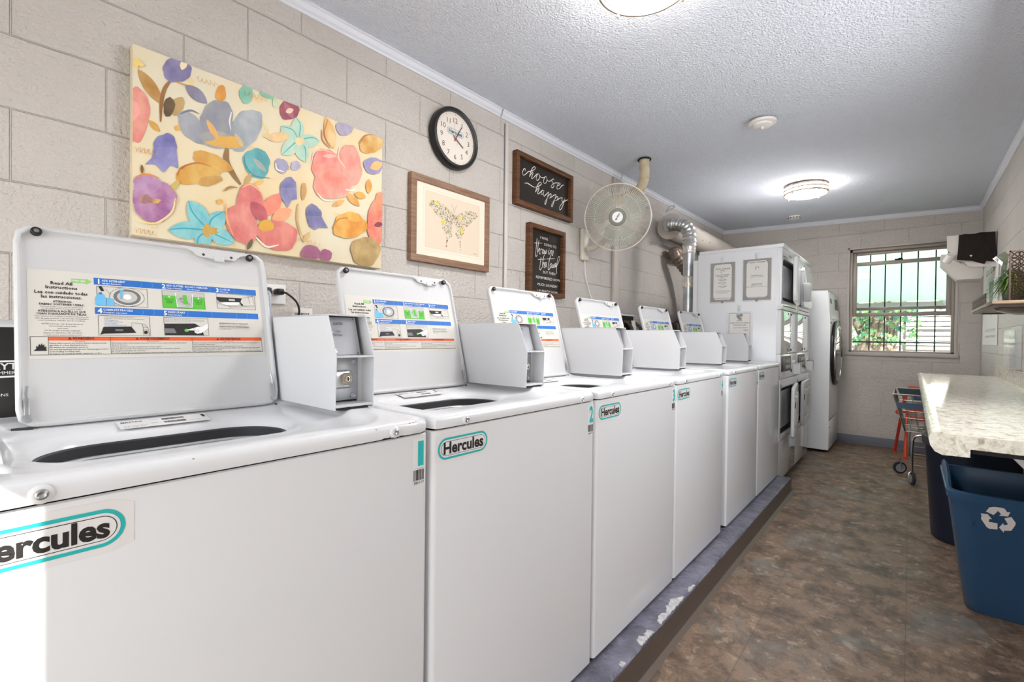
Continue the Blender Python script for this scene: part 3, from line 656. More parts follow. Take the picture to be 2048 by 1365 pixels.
b.lathe(CM.p(.011, .052, 0), CM.n, [(.006, 0), (.006, .006), (.003, .009)], GAL, 16); b.fbox(CM, .006, .008, .015, .038, 0, .004, BLK, .001); b.fbox(CM, .008, .002, .018, .012, 0, .008, STEEL, .002)
for a, c in ((.074, .004), (.074, .088)): b.lathe(CM.p(a, c, 0), CM.n, [(.0022, 0), (.0015, .0012)], MGRY, 10, (False, True))
b.build('coin_slide_plate', coin)
CV = Fr((-1.014, CY0+t, 1.001), (0, 1, 0), (0, 0, 1))
b = MB(); b.fbox(CV, .004, .004, .082, .104, -.004, 0, GAL, .001)
b.loft([[CV.p(a, c, l) for a, c in rr((.034, .052), .004+i_, .066-i_, .032+i_, .076-i_, .012, 32)] for l, i_ in ((0, 0), (.003, .0), (.006, .004))], GAL, (False, True))
for a, c in ((.069, .094), (.069, .014)): b.lathe(CV.p(a, c, 0), CV.n, [(.0065, 0), (.0065, .0015), (.005, .0025), (.004, .0015)], GAL, 20, (False, True))
v_ = b.build('vault_door', coin)
b = MB(); b.loft([[CV.p(a, c, l) for a, c in rr((.048, .055), .035+i_, .061-i_, .041+i_, .069-i_, .008, 32)] for l, i_ in ((.005, 0), (.011, .0), (.0135, .002), (.0135, .004), (.011, .006))], BRASS, (False, True))
b.lathe(CV.p(.048, .055, .011), CV.n, [(.0062, 0), (.0062, .003), (.005, .0035)], STEEL, 20); b.fbox(CV, .0465, .0505, .0495, .0595, .0145, .0152, BLK); b.build('lock', v_)
b = MB(); b.box((-1.0, CY0+.01, .9895), (-.9668, CY1-.014, .9935), GAP); b.build('base_slot', coin)
# brand sticker
def hercules(b, fr, a0, c0, W, H_, l=0, teal=TEAL):
    """rounded brand badge W x H with lower left corner at a0, c0"""
    cx, cz_ = a0+W/2, c0+H_/2
    def cap(hx_, hz): return [(cx+(hx_-hz)*(1 if math.cos(t) > 0 else -1)+hz*math.cos(t), cz_+hz*math.sin(t)) for t in [2*PI*(i+.5)/48 for i in range(48)]]
    b.pl(fr, cap(W/2, H_/2), teal, l+.0005); b.pl(fr, cap(W/2-H_*.10, H_/2-H_*.10), STK, l+.0008)
    b.pl(fr, cap(W/2-H_*.17, H_/2-H_*.17), INK, l+.0010); b.pl(fr, cap(W/2-H_*.19, H_/2-H_*.19), STK, l+.0012)
    b.text(fr, 'Hercules', cx, c0+H_*.27, H_*.52, INK, 'C', W*.80, l+.0015, .035, 3)
b = MB(); s0 = -.030
b.loft([[FRONT.p(a, c, l) for a, c in rr((s0+.084, .914), s0, s0+.168, .882, .948, .006, 32)] for l in (.0001, .0003)], STK, (False, True))
hercules(b, FRONT, s0+.006, .890, .153, .0475, .0002); b.build('brand_sticker', w1, smooth=0)
# barcode sticker
def barcode(b, fr, a, c, num, W=.028, H_=.022):
    b.rect(fr, a-.002, c-.010, a+W+.002, c+H_+.006, STK, .0003); r_ = random.Random(num); x = a
    while x < a+W-.001:
        k = r_.choice((.0005, .0009, .0014)); b.rect(fr, x, c, min(x+k, a+W), c+H_, INK, .0007); x += k+r_.choice((.0005, .0008, .0012))
    b.text(fr, str(num), a+W/2, c-.0075, .0056, INK, 'C', W*.92); b.rect(fr, a+.004, c+H_+.002, a+W, c+H_+.0025, INK2, .0006)
def number(num, code):
    b = MB(); b.rect(FRONT, .584, .887, .617, .948, STK, .0002)
    b.text(FRONT, str(num), .6045, .894, .047, TEAL, 'C', .0145 if num == 1 else .022, .0006, .04, 3); return b
number(1, 0).build('number_sticker', w1, smooth=0)
b = MB(); barcode(b, FRONT, .586, .862, 380117); b.build('barcode_sticker', w1, smooth=0)

WY = (-.038, .636, 1.310, 1.980, 2.729, 3.400)
WLB = ('nearest white top-load washer marked 1, lid open, coin box beside the lid', 'white top-load washer marked 2, second along the row, lid open',
       'white top-load washer marked 3, third along the row, lid open', 'white top-load washer marked 4, just before the narrow gap in the row',
       'white top-load washer just past the narrow gap, fifth along the row', 'farthest white top-load washer, up against the stacked dryers')
for i, y in enumerate(WY):
    if i == 0: o = w1
    else:
        o = copy_tree(w1, None, skip=('number_sticker', 'barcode_sticker')); o.location.y = y; ORGN[o.name] = V((PX_, YW0, .105))
        number(i+1, 0).build('number_sticker', o, smooth=0)
        b = MB(); barcode(b, FRONT, .586, .862, 380117+i); b.build('barcode_sticker', o, smooth=0)
    o['label'] = WLB[i]; o['group'] = 'top-load washers in a row on the curb'
# paint chips only on washer one
b = MB(); FD = Fr((FX, 0, 0), (0, 1, 0), (0, 0, 1))
for a, c, ww, hh in ((.568, .9840, .005, .0012), (.577, .9846, .004, .0012), (.584, .9850, .003, .001), (.492, .9815, .004, .001), (.20, .9838, .003, .001), (.505, .9612, .022, .0022), (.545, .9606, .010, .002)):
    b.pl(FD, [(a, c), (a+ww*.3, c+hh), (a+ww*.7, c+hh*.6), (a+ww, c+hh*.9), (a+ww*.9, c-hh*.4), (a+ww*.4, c-hh*.2)], GAP, .0003)
b.build('paint_chips', w1, smooth=0)
# ------------------------------------------------------------------ stacked dryers
def stack(Y0, Y1, label, a_up, a_lo):
    t = thing('stacked_washer_dryer', (-.77, Y0, 0), label, 'dryer', 'stacked dryers at the end of the washer row'); FXs = -.77; W = Y1-Y0
    SF = Fr((FXs, Y0, 0), (0, 1, 0), (0, 0, 1))
    b = MB(); b.box((-1.41, Y0, .04), (-.80, Y1-.004, 1.882), WH, .004); b.box((-1.455, Y0+.012, .3), (-1.40, Y1-.016, 1.84), WH, .004); b.build('cabinet', t)
    MB().box((-1.40, Y0-.004, 1.880), (-.757, Y1-.002, 1.908), WH, .006).build('top_cap', t)
    for y in (Y0+.06, Y1-.06):
        for x in (-.83, -1.35): MB().lathe((x, y, 0), (0, 0, 1), [(.02, 0), (.02, .01), (.008, .012), (.008, .045)], RUB, 12).build('foot', t)
    # front frames around the two openings
    def frame(z0, z1, oz0, oz1, name, lid_a, inner):
        b = MB(); o = (W/2, (z0+z1)/2); x0, x1 = .002, W-.006; Q = 64
        outer = lambda d, l: [SF.p(a, c, l) for a, c in rr(o, x0+d, x1-d, z0+d, z1-d, .006, Q)]
        inn = lambda d, l: [SF.p(a, c, l) for a, c in rr(o, .045-d, W-.05+d, oz0-d, oz1+d, .035, Q)]
        b.loft([outer(0, -.035), outer(0, -.005), outer(.004, 0), inn(.004, 0), inn(0, -.004), inn(0, -.05)], WH)
        b.loft([inn(.0, -.02), inn(-.035, -.03), inn(-.04, -.045), inn(-.09, -.048)], [BLK, DGRY, MGRY], (False, True)); fo = b.build(name, t, smooth=40)
        # door, hinged on its far side
        hw = W-.07; ang = math.radians(lid_a); hy = W-.035
        DF = Fr(SF.p(hy-hw*math.cos(ang), oz0-.012, .003+hw*math.sin(ang)), (-math.sin(ang), math.cos(ang), 0), (0, 0, 1)); H_ = oz1-oz0+.024; oo = (hw/2, H_/2)
        q = lambda d, l, r=.04: [DF.p(a, c, l) for a, c in rr(oo, d, hw-d, d, H_-d, max(r-d*.5, .012), Q)]
        b = MB()
        if inner: b.loft([q(.006, -.006), q(0, 0), q(0, .014), q(.006, .02), q(.055, .02), q(.062, .012), q(.07, .012), q(.085, .028), q(.12, .03), q(.135, .026)], WH2, (True, True))
        else: b.loft([q(.006, -.006), q(0, 0), q(0, .016), q(.006, .022)], WH, (True, True))
        d = b.build('door', fo, smooth=40)
        if inner:
            b = MB(); b.fbox(DF, hw*.42, .16, hw*.58, .34, .026, .0285, LGRY, .004); b.build('door_window', d) if False else b.build('door_recess', fo)
            b = MB(); b.fbox(DF, .012, H_*.60, .02, H_*.72, .02, .026, DGRY, .002); b.build('door_catch', fo)
        return fo, DF, H_, hw
    frame(.845-.485, .845, .40, .775, 'lower_dryer_front', a_lo, True)
    fo, DF, H_, hw = frame(1.396, 1.880, 1.47, 1.80, 'upper_dryer_front', a_up, False)
    b = MB(); b.fbox(SF, .05, 1.812, .20, 1.822, -.002, .001, MGRY, .0004); b.fbox(SF, W*.42, 1.838, W*.54, 1.856, 0, .0012, MGRY, .0004); b.text(SF, 'STACK', W*.48, 1.8425, .008, STK, 'C', .04, .002); b.build('name_plate', t)
    b = MB(); b.fbox(SF, .06, 1.425, W-.06, 1.431, -.001, .001, GAP); b.build('lint_slot', t)
    MB().fbox(SF, .002, 1.048, W-.006, 1.391, -.035, -.003, WH).fbox(SF, .012, 1.052, W-.010, 1.387, -.003, 0, mat('glossy_white_panel', hx(214, 214, 216), .06, coat=1), .004).build('access_panel', t)
    b = MB()
    for a in (W*.42, W*.62):
        for c in (1.372, 1.075): b.lathe(SF.p(a, c, 0), SF.n, [(.009, 0), (.009, .002), (.004, .004)], BLK, 14, (False, True))
    b.build('panel_screw', t)
    b = MB(); b.fbox(SF, .002, .849, W-.006, 1.044, -.035, 0, WH, .004); pan = b.build('control_panel', t)
    b = MB(); b.fbox(SF, .03, .905, W*.60, 1.028, 0, .003, mat('smoked_panel', hx(96, 94, 90), .55), .002); b.fbox(SF, .045, .915, .16, 1.012, .003, .004, BLK, .001)
    for i in range(3):
        for j in range(2): b.fbox(SF, .19+i*.06, .925+j*.045, .225+i*.06, .955+j*.045, .003, .0045, LGRY, .001)
    b.build('keypad_display', pan)
    b = MB(); b.fbox(SF, W*.70, .875, W*.92, .985, 0, .003, WSATIN, .001)
    for a in (W*.76, W*.86): b.fbox(SF, a, .868, a+.004, .962, .003, .055, WSATIN)
    b.fbox(SF, W*.76, .958, W*.866, .962, .003, .055, WSATIN); b.fbox(SF, W*.765, .88, W*.86, .95, .003, .03, MGRY, .002); b.lathe(SF.p(W*.64, .90, 0), SF.n, [(.013, 0), (.013, .004), (.007, .006)], DGRY, 16); b.build('coin_slide', pan)
    MB().fbox(SF, .002, .045, W-.006, .357, -.035, -.002, mat('grey_white_enamel', hx(206, 206, 208), .15, coat=.4), .004).build('base_panel', t)
    return t
stack(4.097, 4.775, 'stacked pair of white dryers beside the washers, notices hung on its side', 7, 7)
stack(4.785, 5.43, 'stacked pair of white dryers, farther of the two towers, keys hung on front', 1.5, 3)
b = MB(); b.tube(bez([(-.722, 4.80, 1.77), (-.715, 4.80, 1.70), (-.71, 4.80, 1.66)], 5), .006, WINK, 8); b.box((-.725, 4.765, 1.50), (-.675, 4.83, 1.66), WSATIN, .008); b.lathe((-.725, 4.80, 1.775), (1, 0, 0), [(.012, -.035), (.012, 0), (.006, .003)], WINK, 14)
tag(b.build('hanging_pouch', at=(-.72, 4.8, 1.5)), 'small white pouch hanging on a hook between the upper dryer doors', 'pouch')

# ------------------------------------------------------------------ big tumble dryer
td = thing('tumble_dryer', (-.63, 5.72, 0), 'tall white commercial dryer with round black door near the far wall', 'dryer')
TF = Fr((-.63, 5.72, 0), (0, 1, 0), (0, 0, 1)); TW = .765
b = MB(); b.prism([(-1.42, 5.72, .03), (-.63, 5.72, .03), (-.63, 5.72, 1.36), (-.655, 5.72, 1.67), (-1.42, 5.72, 1.67)], (0, TW, 0), WH); b.build('cabinet', td)
for y in (5.78, 6.42): MB().lathe((-.70, y, 0), (0, 0, 1), [(.02, 0), (.02, .01), (.008, .012), (.008, .04)], RUB, 12).build('foot', td)
b = MB(); b.fbox(TF, .004, .335, TW-.004, .339, -.001, .001, GAP); b.fbox(TF, .012, .04, TW-.012, .326, 0, .004, WH, .003); b.lathe(TF.p(.05, .26, .004), TF.n, [(.008, 0), (.008, .003), (.003, .004)], BLK, 12); b.build('service_panel', td)
CP = Fr((-.6305, 5.72, 1.372), (0, 1, 0), (-.025, 0, .298))
b = MB(); b.fbox(CP, .01, .01, TW-.01, .285, 0, .006, WSATIN, .004); b.fbox(CP, .04, .17, .18, .22, .006, .008, MGRY, .002); b.fbox(CP, .42, .12, .66, .235, .006, .009, DGRY, .003); b.fbox(CP, .52, .14, .62, .165, .009, .010, mat('panel_red', hx(170, 40, 36), .4), .001); b.text(CP, 'DRYER', .06, .187, .016, STK, l=.0085); b.build('control_panel', td)
dc = TF.p(.385, 1.02, 0)
b = MB(); b.lathe(dc, TF.n, [(.345, 0), (.345, .018), (.335, .028), (.31, .03), (.30, .02)], BLK, 56, (False, False)); b.lathe(dc, TF.n, [(.30, .02), (.298, .036), (.293, .041), (.287, .041), (.283, .036)], STEEL, 56, (False, False)); dd = b.build('round_door', td)
b = MB(); b.lathe(dc, TF.n, [(.284, .034), (.26, .040), (.15, .048), (.0, .050)], mat('dark_door_glass', hx(20, 20, 20), .08, coat=.4), 56, (False, False)); b.build('door_glass', dd)
b = MB(); b.fbox(TF, .650, .97, .685, 1.07, .02, .044, BLK, .008); b.build('door_handle', dd)
b = MB()
for a, c in ((.02, 1.345), (.05, .97), (.05, .86)): b.lathe(TF.p(a, c, 0), TF.n, [(.008, 0), (.006, .003)], MGRY, 10, (False, True))
b.fbox(TF, .04, 1.33, .12, 1.352, 0, .004, DGRY, .002); b.build('hinge_plate', td)

# ------------------------------------------------------------------ notices on the dryer side
NX = Fr((0, 4.0925, 0), (1, 0, 0), (0, 0, 1)) ; NX.n = V((0, -1, 0))
SLV = mat('clear_sleeve', (.95, .95, .96), .08, trans=.0, alpha=.12); GBR = mat('grey_lace_border', hx(104, 96, 94), .6, noise=.5, nscale=220, ncol=hx(150, 142, 138))
def hook(xc, z, label):
    b = MB(); b.fbox(NX, xc-.011, z+.004, xc+.011, z+.05, .002, .0045, mat('clear_hook_plastic', hx(222, 222, 224), .15), .001)
    b.tube([NX.p(xc, z+.02, .004), NX.p(xc, z+.004, .008), NX.p(xc, z-.004, .012), NX.p(xc, z+.001, .017)], .0022, mat('clear_hook_plastic', hx(222, 222, 224), .15), 8)
    tag(b.build('adhesive_hook', at=(xc, 4.088, z)), label, 'hook')
def notice(x0, x1, z0, z1, lines, label, name='notice', dz=0):
    t = thing(name, ((x0+x1)/2, 4.09, z0), label, 'notice'); xc = (x0+x1)/2; W = x1-x0
    b = MB(); b.fbox(NX, x0, z0, x1, z1, .0008, .0018, GBR)
    b.poly([NX.p(a, c, .0022) for a, c in rr((xc, (z0+z1)/2), x0+.024, x1-.024, z0+.018, z1-.014, .016, 40)], PAPER)
    for l in lines: b.text(NX, l[0], xc+(l[5] if len(l) > 5 else 0), z1-l[1], l[2], INK, 'C', l[3], .0026, l[4] if len(l) > 4 else .01, 2, .25 if l[0] == 'Cycle Charges' else 0)
    b.outline(NX, xc-.014, z1-.085, xc+.014, z1-.062, .003, INK, .0026); b.rect(NX, xc-.004, z1-.086, xc+.016, z1-.076, PAPER, .0028)
    b.lathe(NX.p(xc, z0-.001, .002), NX.n, [(.010, 0), (.008, .003), (0.001, .004)], GBR, 16)
    b.build('sheet', t, smooth=0, norm=False)
    MB().fbox(NX, x0-.006, z0-.012, x1+.006, z1+.004, .0036, .0040, SLV).build('plastic_sleeve', t)
notice(-1.300, -1.108, 1.470, 1.797, [('Cycle Charges', .055, .012, .12, .02), ('Top Load Washers', .105, .008, .115, .03), ('Normal Wash', .117, .008, .085, .03), ('$2.75', .129, .007, .034, .03), ('Heavy Soil', .146, .008, .06, .03), ('+ $0.25', .156, .006, .04, .01), ('Extra Wash', .172, .008, .062, .03), ('+ $0.25', .182, .006, .04, .01), ('Power Wash', .199, .008, .068, .03), ('+ $0.50', .209, .006, .04, .01), ('These Power Wash includes', .236, .006, .112, .01), ('heavy soil and extra rinse for a', .245, .006, .135, .01), ('stronger agitation', .254, .006, .075, .01), ('ONE TOUCH RINSE AND GO', .300, .0065, .13, .02)],
       'cycle charges price notice in clear sleeve, left of two on the dryer side', 'price_notice')
notice(-1.044, -.842, 1.475, 1.803, [('Cycle Charges', .030, .012, .12, .02), ('Tumbler Dryer', .135, .0085, .09, .03), ('$0.25 for 8 mins', .146, .006, .10, .01), ('Stack Dryers', .203, .0085, .075, .03), ('$0.25 for 8 mins', .214, .006, .085, .01), ('$0.50 gives you extra time', .224, .006, .155, .01), ('ONE TOUCH RINSE AND GO', .310, .0075, .14, .02)],
       'cycle charges price notice in clear sleeve, right of two on the dryer side', 'price_notice')
t = thing('lint_notice', (-1.06, 4.09, 1.155), 'lint screen reminder sheet with small colourful emblem, below the price notices', 'notice')
b = MB(); x0, x1, z0, z1 = -1.150, -.985, 1.150, 1.375; xc = (x0+x1)/2
b.fbox(NX, x0, z0, x1, z1, .0008, .0016, PAPER); b.outline(NX, x0+.002, z0+.002, x1-.002, z1-.002, .003, INK2, .002)
for k, (dx, dzz, rr_, c) in enumerate(((-.012, .012, .013, (70, 150, 150)), (.012, .014, .013, (60, 130, 110)), (0, -.004, .016, (110, 100, 60)), (.006, -.014, .012, (176, 110, 60)), (-.010, .0, .010, (60, 110, 160)), (.012, 0, .008, (210, 190, 120)))):
    b.pl(NX, [(xc+dx+rr_*math.cos(a*PI/9), z1-.034+dzz+rr_*math.sin(a*PI/9)) for a in range(18)], mat('emblem_%d' % k, hx(*c), .5), .0022+k*.0002)
for s_, dz_, ww in (('PLEASE', .068, .04), ('CLEAN THE LINT SCREEN', .086, .145), ('AFTER EACH USE', .104, .10)): b.text(NX, s_, xc, z1-dz_, .009, INK, 'C', ww, .003, .015)
b.text(NX, 'LINT IN TRAP', xc+.01, z1-.126, .009, mat('emblem_red', hx(180, 70, 50), .5), 'C', .11, .003, .015); b.text(NX, 'FIRE', xc+.05, z1-.146, .009, DRED, 'C', .03, .003, .015)
b.build('sheet', t, smooth=0, norm=False); MB().fbox(NX, x0-.018, z0-.02, x1+.018, z1+.012, .0034, .0038, SLV).build('plastic_sleeve', t)
hook(-1.204, 1.797, 'small clear hook holding the left price notice'); hook(-.943, 1.803, 'small clear hook holding the right price notice'); hook(-1.068, 1.39, 'small clear hook holding the lint screen notice')

# ------------------------------------------------------------------ floral canvas
CX = WX+.04
cn = thing('floral_canvas', (WX, .33, 1.47), 'large canvas painting of pastel flowers on cream, hung above the first lids', 'painting')
pA, pB, pC, pD = onx(262, 90, CX), onx(764, 274, CX), onx(267, 475, CX), onx(763, 534, CX)
cy0, cy1, cz0, cz1 = (pA.y+pC.y)/2, (pB.y+pD.y)/2, (pC.z+pD.z)/2, (pA.z+pB.z)/2
CANV = mat('cream_canvas', hx(240, 218, 174), .7, noise=.5, nscale=3, ncol=hx(236, 226, 200), bump=.08, bscale=400)
MB().box((WX+.001, cy0, cz0), (CX, cy1, cz1), CANV, .002).build('canvas', cn)
PFm = Fr((CX, 0, 0), (0, 1, 0), (0, 0, 1)); lay = [0]; pb = MB()
def brush(c1, c2, sc=26):
    return mat('paint_%d_%d_%d_%d' % (*c1, c2[0]), hx(*c1), .55, noise=.5, nscale=sc*.45, ncol=hx(*c2), map_scale=(1, 1.4, 1), detail=9, bump=.06, bscale=160)
def PP(x, y):
    p = onx(240+x*.3518, 70+y*.3518, CX); return (min(max(p.y, cy0+.0005), cy1-.0005), min(max(p.z, cz0+.0005), cz1-.0005))
def put(pts, m):
    lay[0] += 1; l = .0003+lay[0]*.00004; P = [PP(*p) for p in pts]; c = (sum(p[0] for p in P)/len(P), sum(p[1] for p in P)/len(P))
    n = len(P); cv = pb.bm.verts.new(PFm.p(*c, l)); vs = [pb.bm.verts.new(PFm.p(*p, l)) for p in P]
    for i in range(n): pb.face([cv, vs[i], vs[(i+1) % n]], m)
pr = random.Random(21)
def el(cx, cy, rx, ry, rot, c1, c2=None, w=.05):
    c2 = c2 or tuple(min(255, x+26) for x in c1); m = brush(c1, c2); a0 = math.radians(rot); N_ = 36; ph = [pr.uniform(0, 6) for _ in range(3)]; pts = []
    for i in range(N_):
        t = 2*PI*i/N_; k = 1+w*(math.sin(3*t+ph[0])+.6*math.sin(5*t+ph[1])+.5*math.sin(9*t+ph[2]))
        x, y = rx*k*math.cos(t), ry*k*math.sin(t); pts.append((cx+x*math.cos(a0)-y*math.sin(a0), cy+x*math.sin(a0)+y*math.cos(a0)))
    put(pts, m)
def leafp(x0, y0, x1, y1, w, c1, c2=None):
    c2 = c2 or tuple(min(255, x+26) for x in c1); m = brush(c1, c2); dx, dy = x1-x0, y1-y0; L = math.hypot(dx, dy); nx, ny = -dy/L, dx/L; pts = []
    for i in range(13): t = i/12; k = math.sin(PI*t)**.75*w/2; pts.append((x0+dx*t+nx*k, y0+dy*t+ny*k))
    for i in range(11, 0, -1): t = i/12; k = math.sin(PI*t)**.75*w/2; pts.append((x0+dx*t-nx*k, y0+dy*t-ny*k))
    put(pts, m)
def st(pts, w, c):
    lay[0] += 1; m = brush(c, tuple(min(255, x+18) for x in c)); q = [PP(*p) for p in bez2(pts, 6)]; ww = w*.0009
    pb.stroke(PFm, q, lambda t: ww*(.35+.65*math.sin(PI*min(1, t*.9+.1))), m, .0003+lay[0]*.00004)
for _ in range(26): el(pr.uniform(80, 1480), pr.uniform(250, 1250), pr.uniform(10, 50), pr.uniform(8, 26), pr.uniform(0, 90), (240, 216, 166), (238, 208, 150), .2)
el(85, 450, 82, 158, 0, (226, 116, 116), (240, 170, 150)); el(70, 430, 40, 60, 0, (240, 150, 140))
leafp(100, 195, 245, 400, 70, (178, 122, 50), (206, 168, 110)); st([(290, 255), (252, 310), (234, 390), (230, 495)], 12, (150, 104, 56)); st([(290, 258), (370, 285), (420, 300)], 7, (200, 150, 90))
el(322, 200, 82, 72, 10, (110, 104, 146), (150, 142, 178)); leafp(350, 200, 372, 140, 40, (240, 214, 176))
el(325, 405, 36, 56, 25, (176, 136, 84), (204, 172, 120)); el(278, 410, 32, 56, 8, (92, 74, 54), (128, 104, 72)); leafp(370, 285, 495, 390, 66, (122, 116, 140), (150, 146, 166))
el(572, 335, 30, 48, 5, (212, 134, 40), (232, 172, 90)); leafp(160, 485, 228, 552, 34, (206, 154, 70)); el(325, 530, 18, 15, 0, (222, 170, 84))
el(415, 530, 58, 118, -42, (146, 150, 160), (176, 178, 184)); el(552, 490, 92, 122, 0, (142, 146, 160), (168, 166, 166)); el(712, 540, 82, 128, 28, (150, 158, 168), (184, 190, 192)); el(570, 600, 120, 48, 8, (160, 160, 162), (186, 178, 164))
el(600, 612, 90, 34, 4, (232, 180, 84), (222, 170, 90), .16); leafp(490, 480, 560, 600, 34, (222, 170, 100)); leafp(650, 560, 700, 640, 26, (210, 180, 130))
st([(633, 440), (622, 490), (628, 540)], 6, (226, 226, 222)); st([(340, 450), (400, 430), (450, 450)], 7, (112, 116, 128))
st([(608, 645), (604, 720), (640, 790), (685, 852)], 24, (142, 108, 64)); el(520, 722, 118, 46, 22, (206, 144, 56), (226, 178, 96)); el(442, 792, 132, 56, -8, (212, 146, 46), (228, 186, 104)); el(510, 830, 70, 28, -10, (188, 140, 70)); st([(325, 800), (350, 755), (440, 728), (520, 750)], 6, (186, 110, 40)); leafp(285, 890, 335, 830, 36, (204, 176, 96))
el(776, 730, 74, 88, -22, (76, 152, 160), (118, 188, 190)); leafp(755, 700, 830, 780, 30, (150, 160, 150)); st([(705, 690), (712, 740), (760, 800), (850, 815)], 6, (50, 130, 140)); leafp(705, 860, 745, 785, 30, (186, 150, 90)); leafp(760, 850, 820, 830, 24, (226, 180, 100))
el(256, 640, 66, 80, 0, (114, 112, 170), (150, 150, 200)); put([(196, 640), (180, 700), (140, 738), (200, 736), (245, 785), (285, 742), (330, 760), (322, 690), (318, 640)], brush((122, 120, 176), (160, 158, 206))); leafp(122, 738, 126, 790, 18, (126, 92, 40))
el(716, 338, 38, 54, 0, (126, 190, 166), (160, 206, 180)); el(835, 342, 44, 18, 20, (136, 196, 164)); el(880, 385, 13, 34, 0, (190, 214, 178))
el(960, 428, 56, 56, 0, (140, 64, 80), (172, 100, 114)); leafp(930, 380, 985, 480, 34, (166, 92, 104)); leafp(940, 440, 985, 425, 30, (222, 186, 166))
for x, y, w_ in ((1000, 470, 60), (912, 520, 66), (918, 682, 70), (1052, 724, 62), (1132, 606, 60)): leafp(1012, 600, x, y, w_+14, (160, 206, 190), (204, 222, 196)); st([(1012, 600), ((1012+x)/2+18, (600+y)/2-18), (x, y)], 5, (70, 168, 168))
el(1020, 605, 28, 22, 0, (224, 200, 150)); leafp(830, 588, 965, 575, 56, (220, 184, 130)); leafp(1168, 470, 1215, 650, 62, (224, 168, 86), (238, 206, 150)); st([(1145, 540), (1150, 600), (1195, 650)], 6, (196, 116, 50)); st([(1180, 480), (1160, 560), (1190, 640)], 6, (196, 116, 50))
el(1275, 530, 50, 42, 0, (162, 152, 180), (194, 186, 200)); el(1424, 622, 70, 52, -10, (206, 146, 60), (232, 196, 130)); st([(1360, 620), (1390, 575), (1440, 568)], 6, (180, 110, 50))
el(1168, 742, 82, 92, 0, (230, 120, 110), (242, 168, 150)); el(1304, 742, 68, 118, -8, (226, 122, 112), (242, 168, 150)); el(1205, 850, 108, 88, 0, (234, 134, 118), (244, 176, 156)); st([(1245, 640), (1240, 700), (1280, 760)], 7, (246, 200, 186)); st([(1090, 720), (1100, 670), (1150, 655), (1200, 670)], 6, (240, 190, 180)); st([(1280, 880), (1320, 885), (1345, 860)], 6, (250, 236, 226)); st([(1120, 900), (1160, 940), (1240, 940)], 6, (250, 230, 220)); leafp(1150, 690, 1230, 690, 22, (240, 170, 160))
el(1438, 745, 56, 48, 10, (146, 136, 178), (176, 166, 196)); leafp(1420, 760, 1490, 730, 50, (232, 178, 110)); leafp(1330, 900, 1395, 925, 40, (220, 156, 66)); leafp(1412, 820, 1412, 905, 36, (212, 150, 64)); leafp(1285, 900, 1360, 975, 40, (212, 152, 72)); leafp(1205, 975, 1275, 940, 30, (216, 160, 80))
el(916, 745, 36, 44, -35, (132, 126, 162), (170, 166, 192)); st([(882, 730), (890, 765), (930, 780)], 6, (236, 232, 232)); el(996, 745, 26, 28, 20, (172, 166, 192)); el(1042, 890, 15, 50, 3, (186, 140, 76))
el(956, 872, 46, 62, 0, (110, 106, 156), (146, 142, 184)); put([(912, 870), (906, 920), (930, 950), (950, 985), (972, 940), (1004, 935), (1000, 870)], brush((128, 124, 170), (160, 156, 192)))
el(1098, 1025, 44, 62, -10, (104, 102, 150), (140, 138, 176)); put([(1062, 1030), (1075, 1090), (1105, 1110), (1130, 1095), (1180, 1100), (1140, 1030)], brush((120, 116, 162), (160, 154, 186)))
for x, y, w_ in ((385, 945, 110), (272, 1110, 100), (440, 1215, 100), (645, 1185, 90), (590, 1005, 100)): leafp(500, 1112, x, y, w_, (98, 184, 196), (160, 216, 216)); st([(500, 1112), ((500+x)/2-26, (1112+y)/2-10), (x, y)], 6, (60, 160, 176))
el(505, 1115, 44, 32, 0, (222, 178, 96), (200, 160, 80), .2)
el(738, 948, 76, 100, -12, (212, 104, 104), (236, 150, 138)); el(690, 1075, 84, 122, -22, (216, 112, 108), (236, 156, 142)); el(892, 1140, 118, 84, 14, (210, 100, 98), (232, 146, 132)); leafp(820, 1030, 905, 905, 90, (222, 120, 96)); leafp(860, 1050, 975, 995, 70, (228, 146, 104)); leafp(740, 950, 830, 1060, 80, (178, 76, 90), (206, 110, 112)); el(828, 1086, 44, 32, 0, (232, 182, 64), (222, 160, 60)); st([(690, 870), (740, 852), (800, 900), (820, 960)], 6, (240, 176, 130)); st([(770, 1150), (830, 1205), (900, 1195)], 8, (248, 220, 200)); st([(600, 960), (606, 1050), (640, 1140)], 6, (238, 170, 110)); leafp(720, 1225, 750, 1160, 26, (96, 90, 60))
el(190, 945, 125, 118, 8, (160, 100, 150), (208, 164, 196)); el(150, 850, 80, 56, 0, (170, 116, 166), (206, 170, 200)); el(160, 940, 58, 24, 10, (226, 190, 96), (150, 90, 130), .2); st([(90, 808), (150, 795), (220, 815)], 7, (222, 140, 70)); st([(100, 1060), (200, 1072), (290, 1010), (312, 930)], 7, (240, 214, 160))
el(1302, 1085, 96, 74, -6, (220, 144, 46), (236, 186, 96)); st([(1205, 1100), (1240, 1050), (1320, 1040)], 6, (190, 116, 40)); leafp(1280, 1010, 1360, 1060, 50, (226, 168, 70)); el(1462, 1060, 58, 142, 6, (222, 110, 92), (240, 156, 128)); el(1474, 950, 28, 54, 0, (226, 130, 92)); leafp(1440, 1085, 1490, 1075, 30, (126, 46, 60))
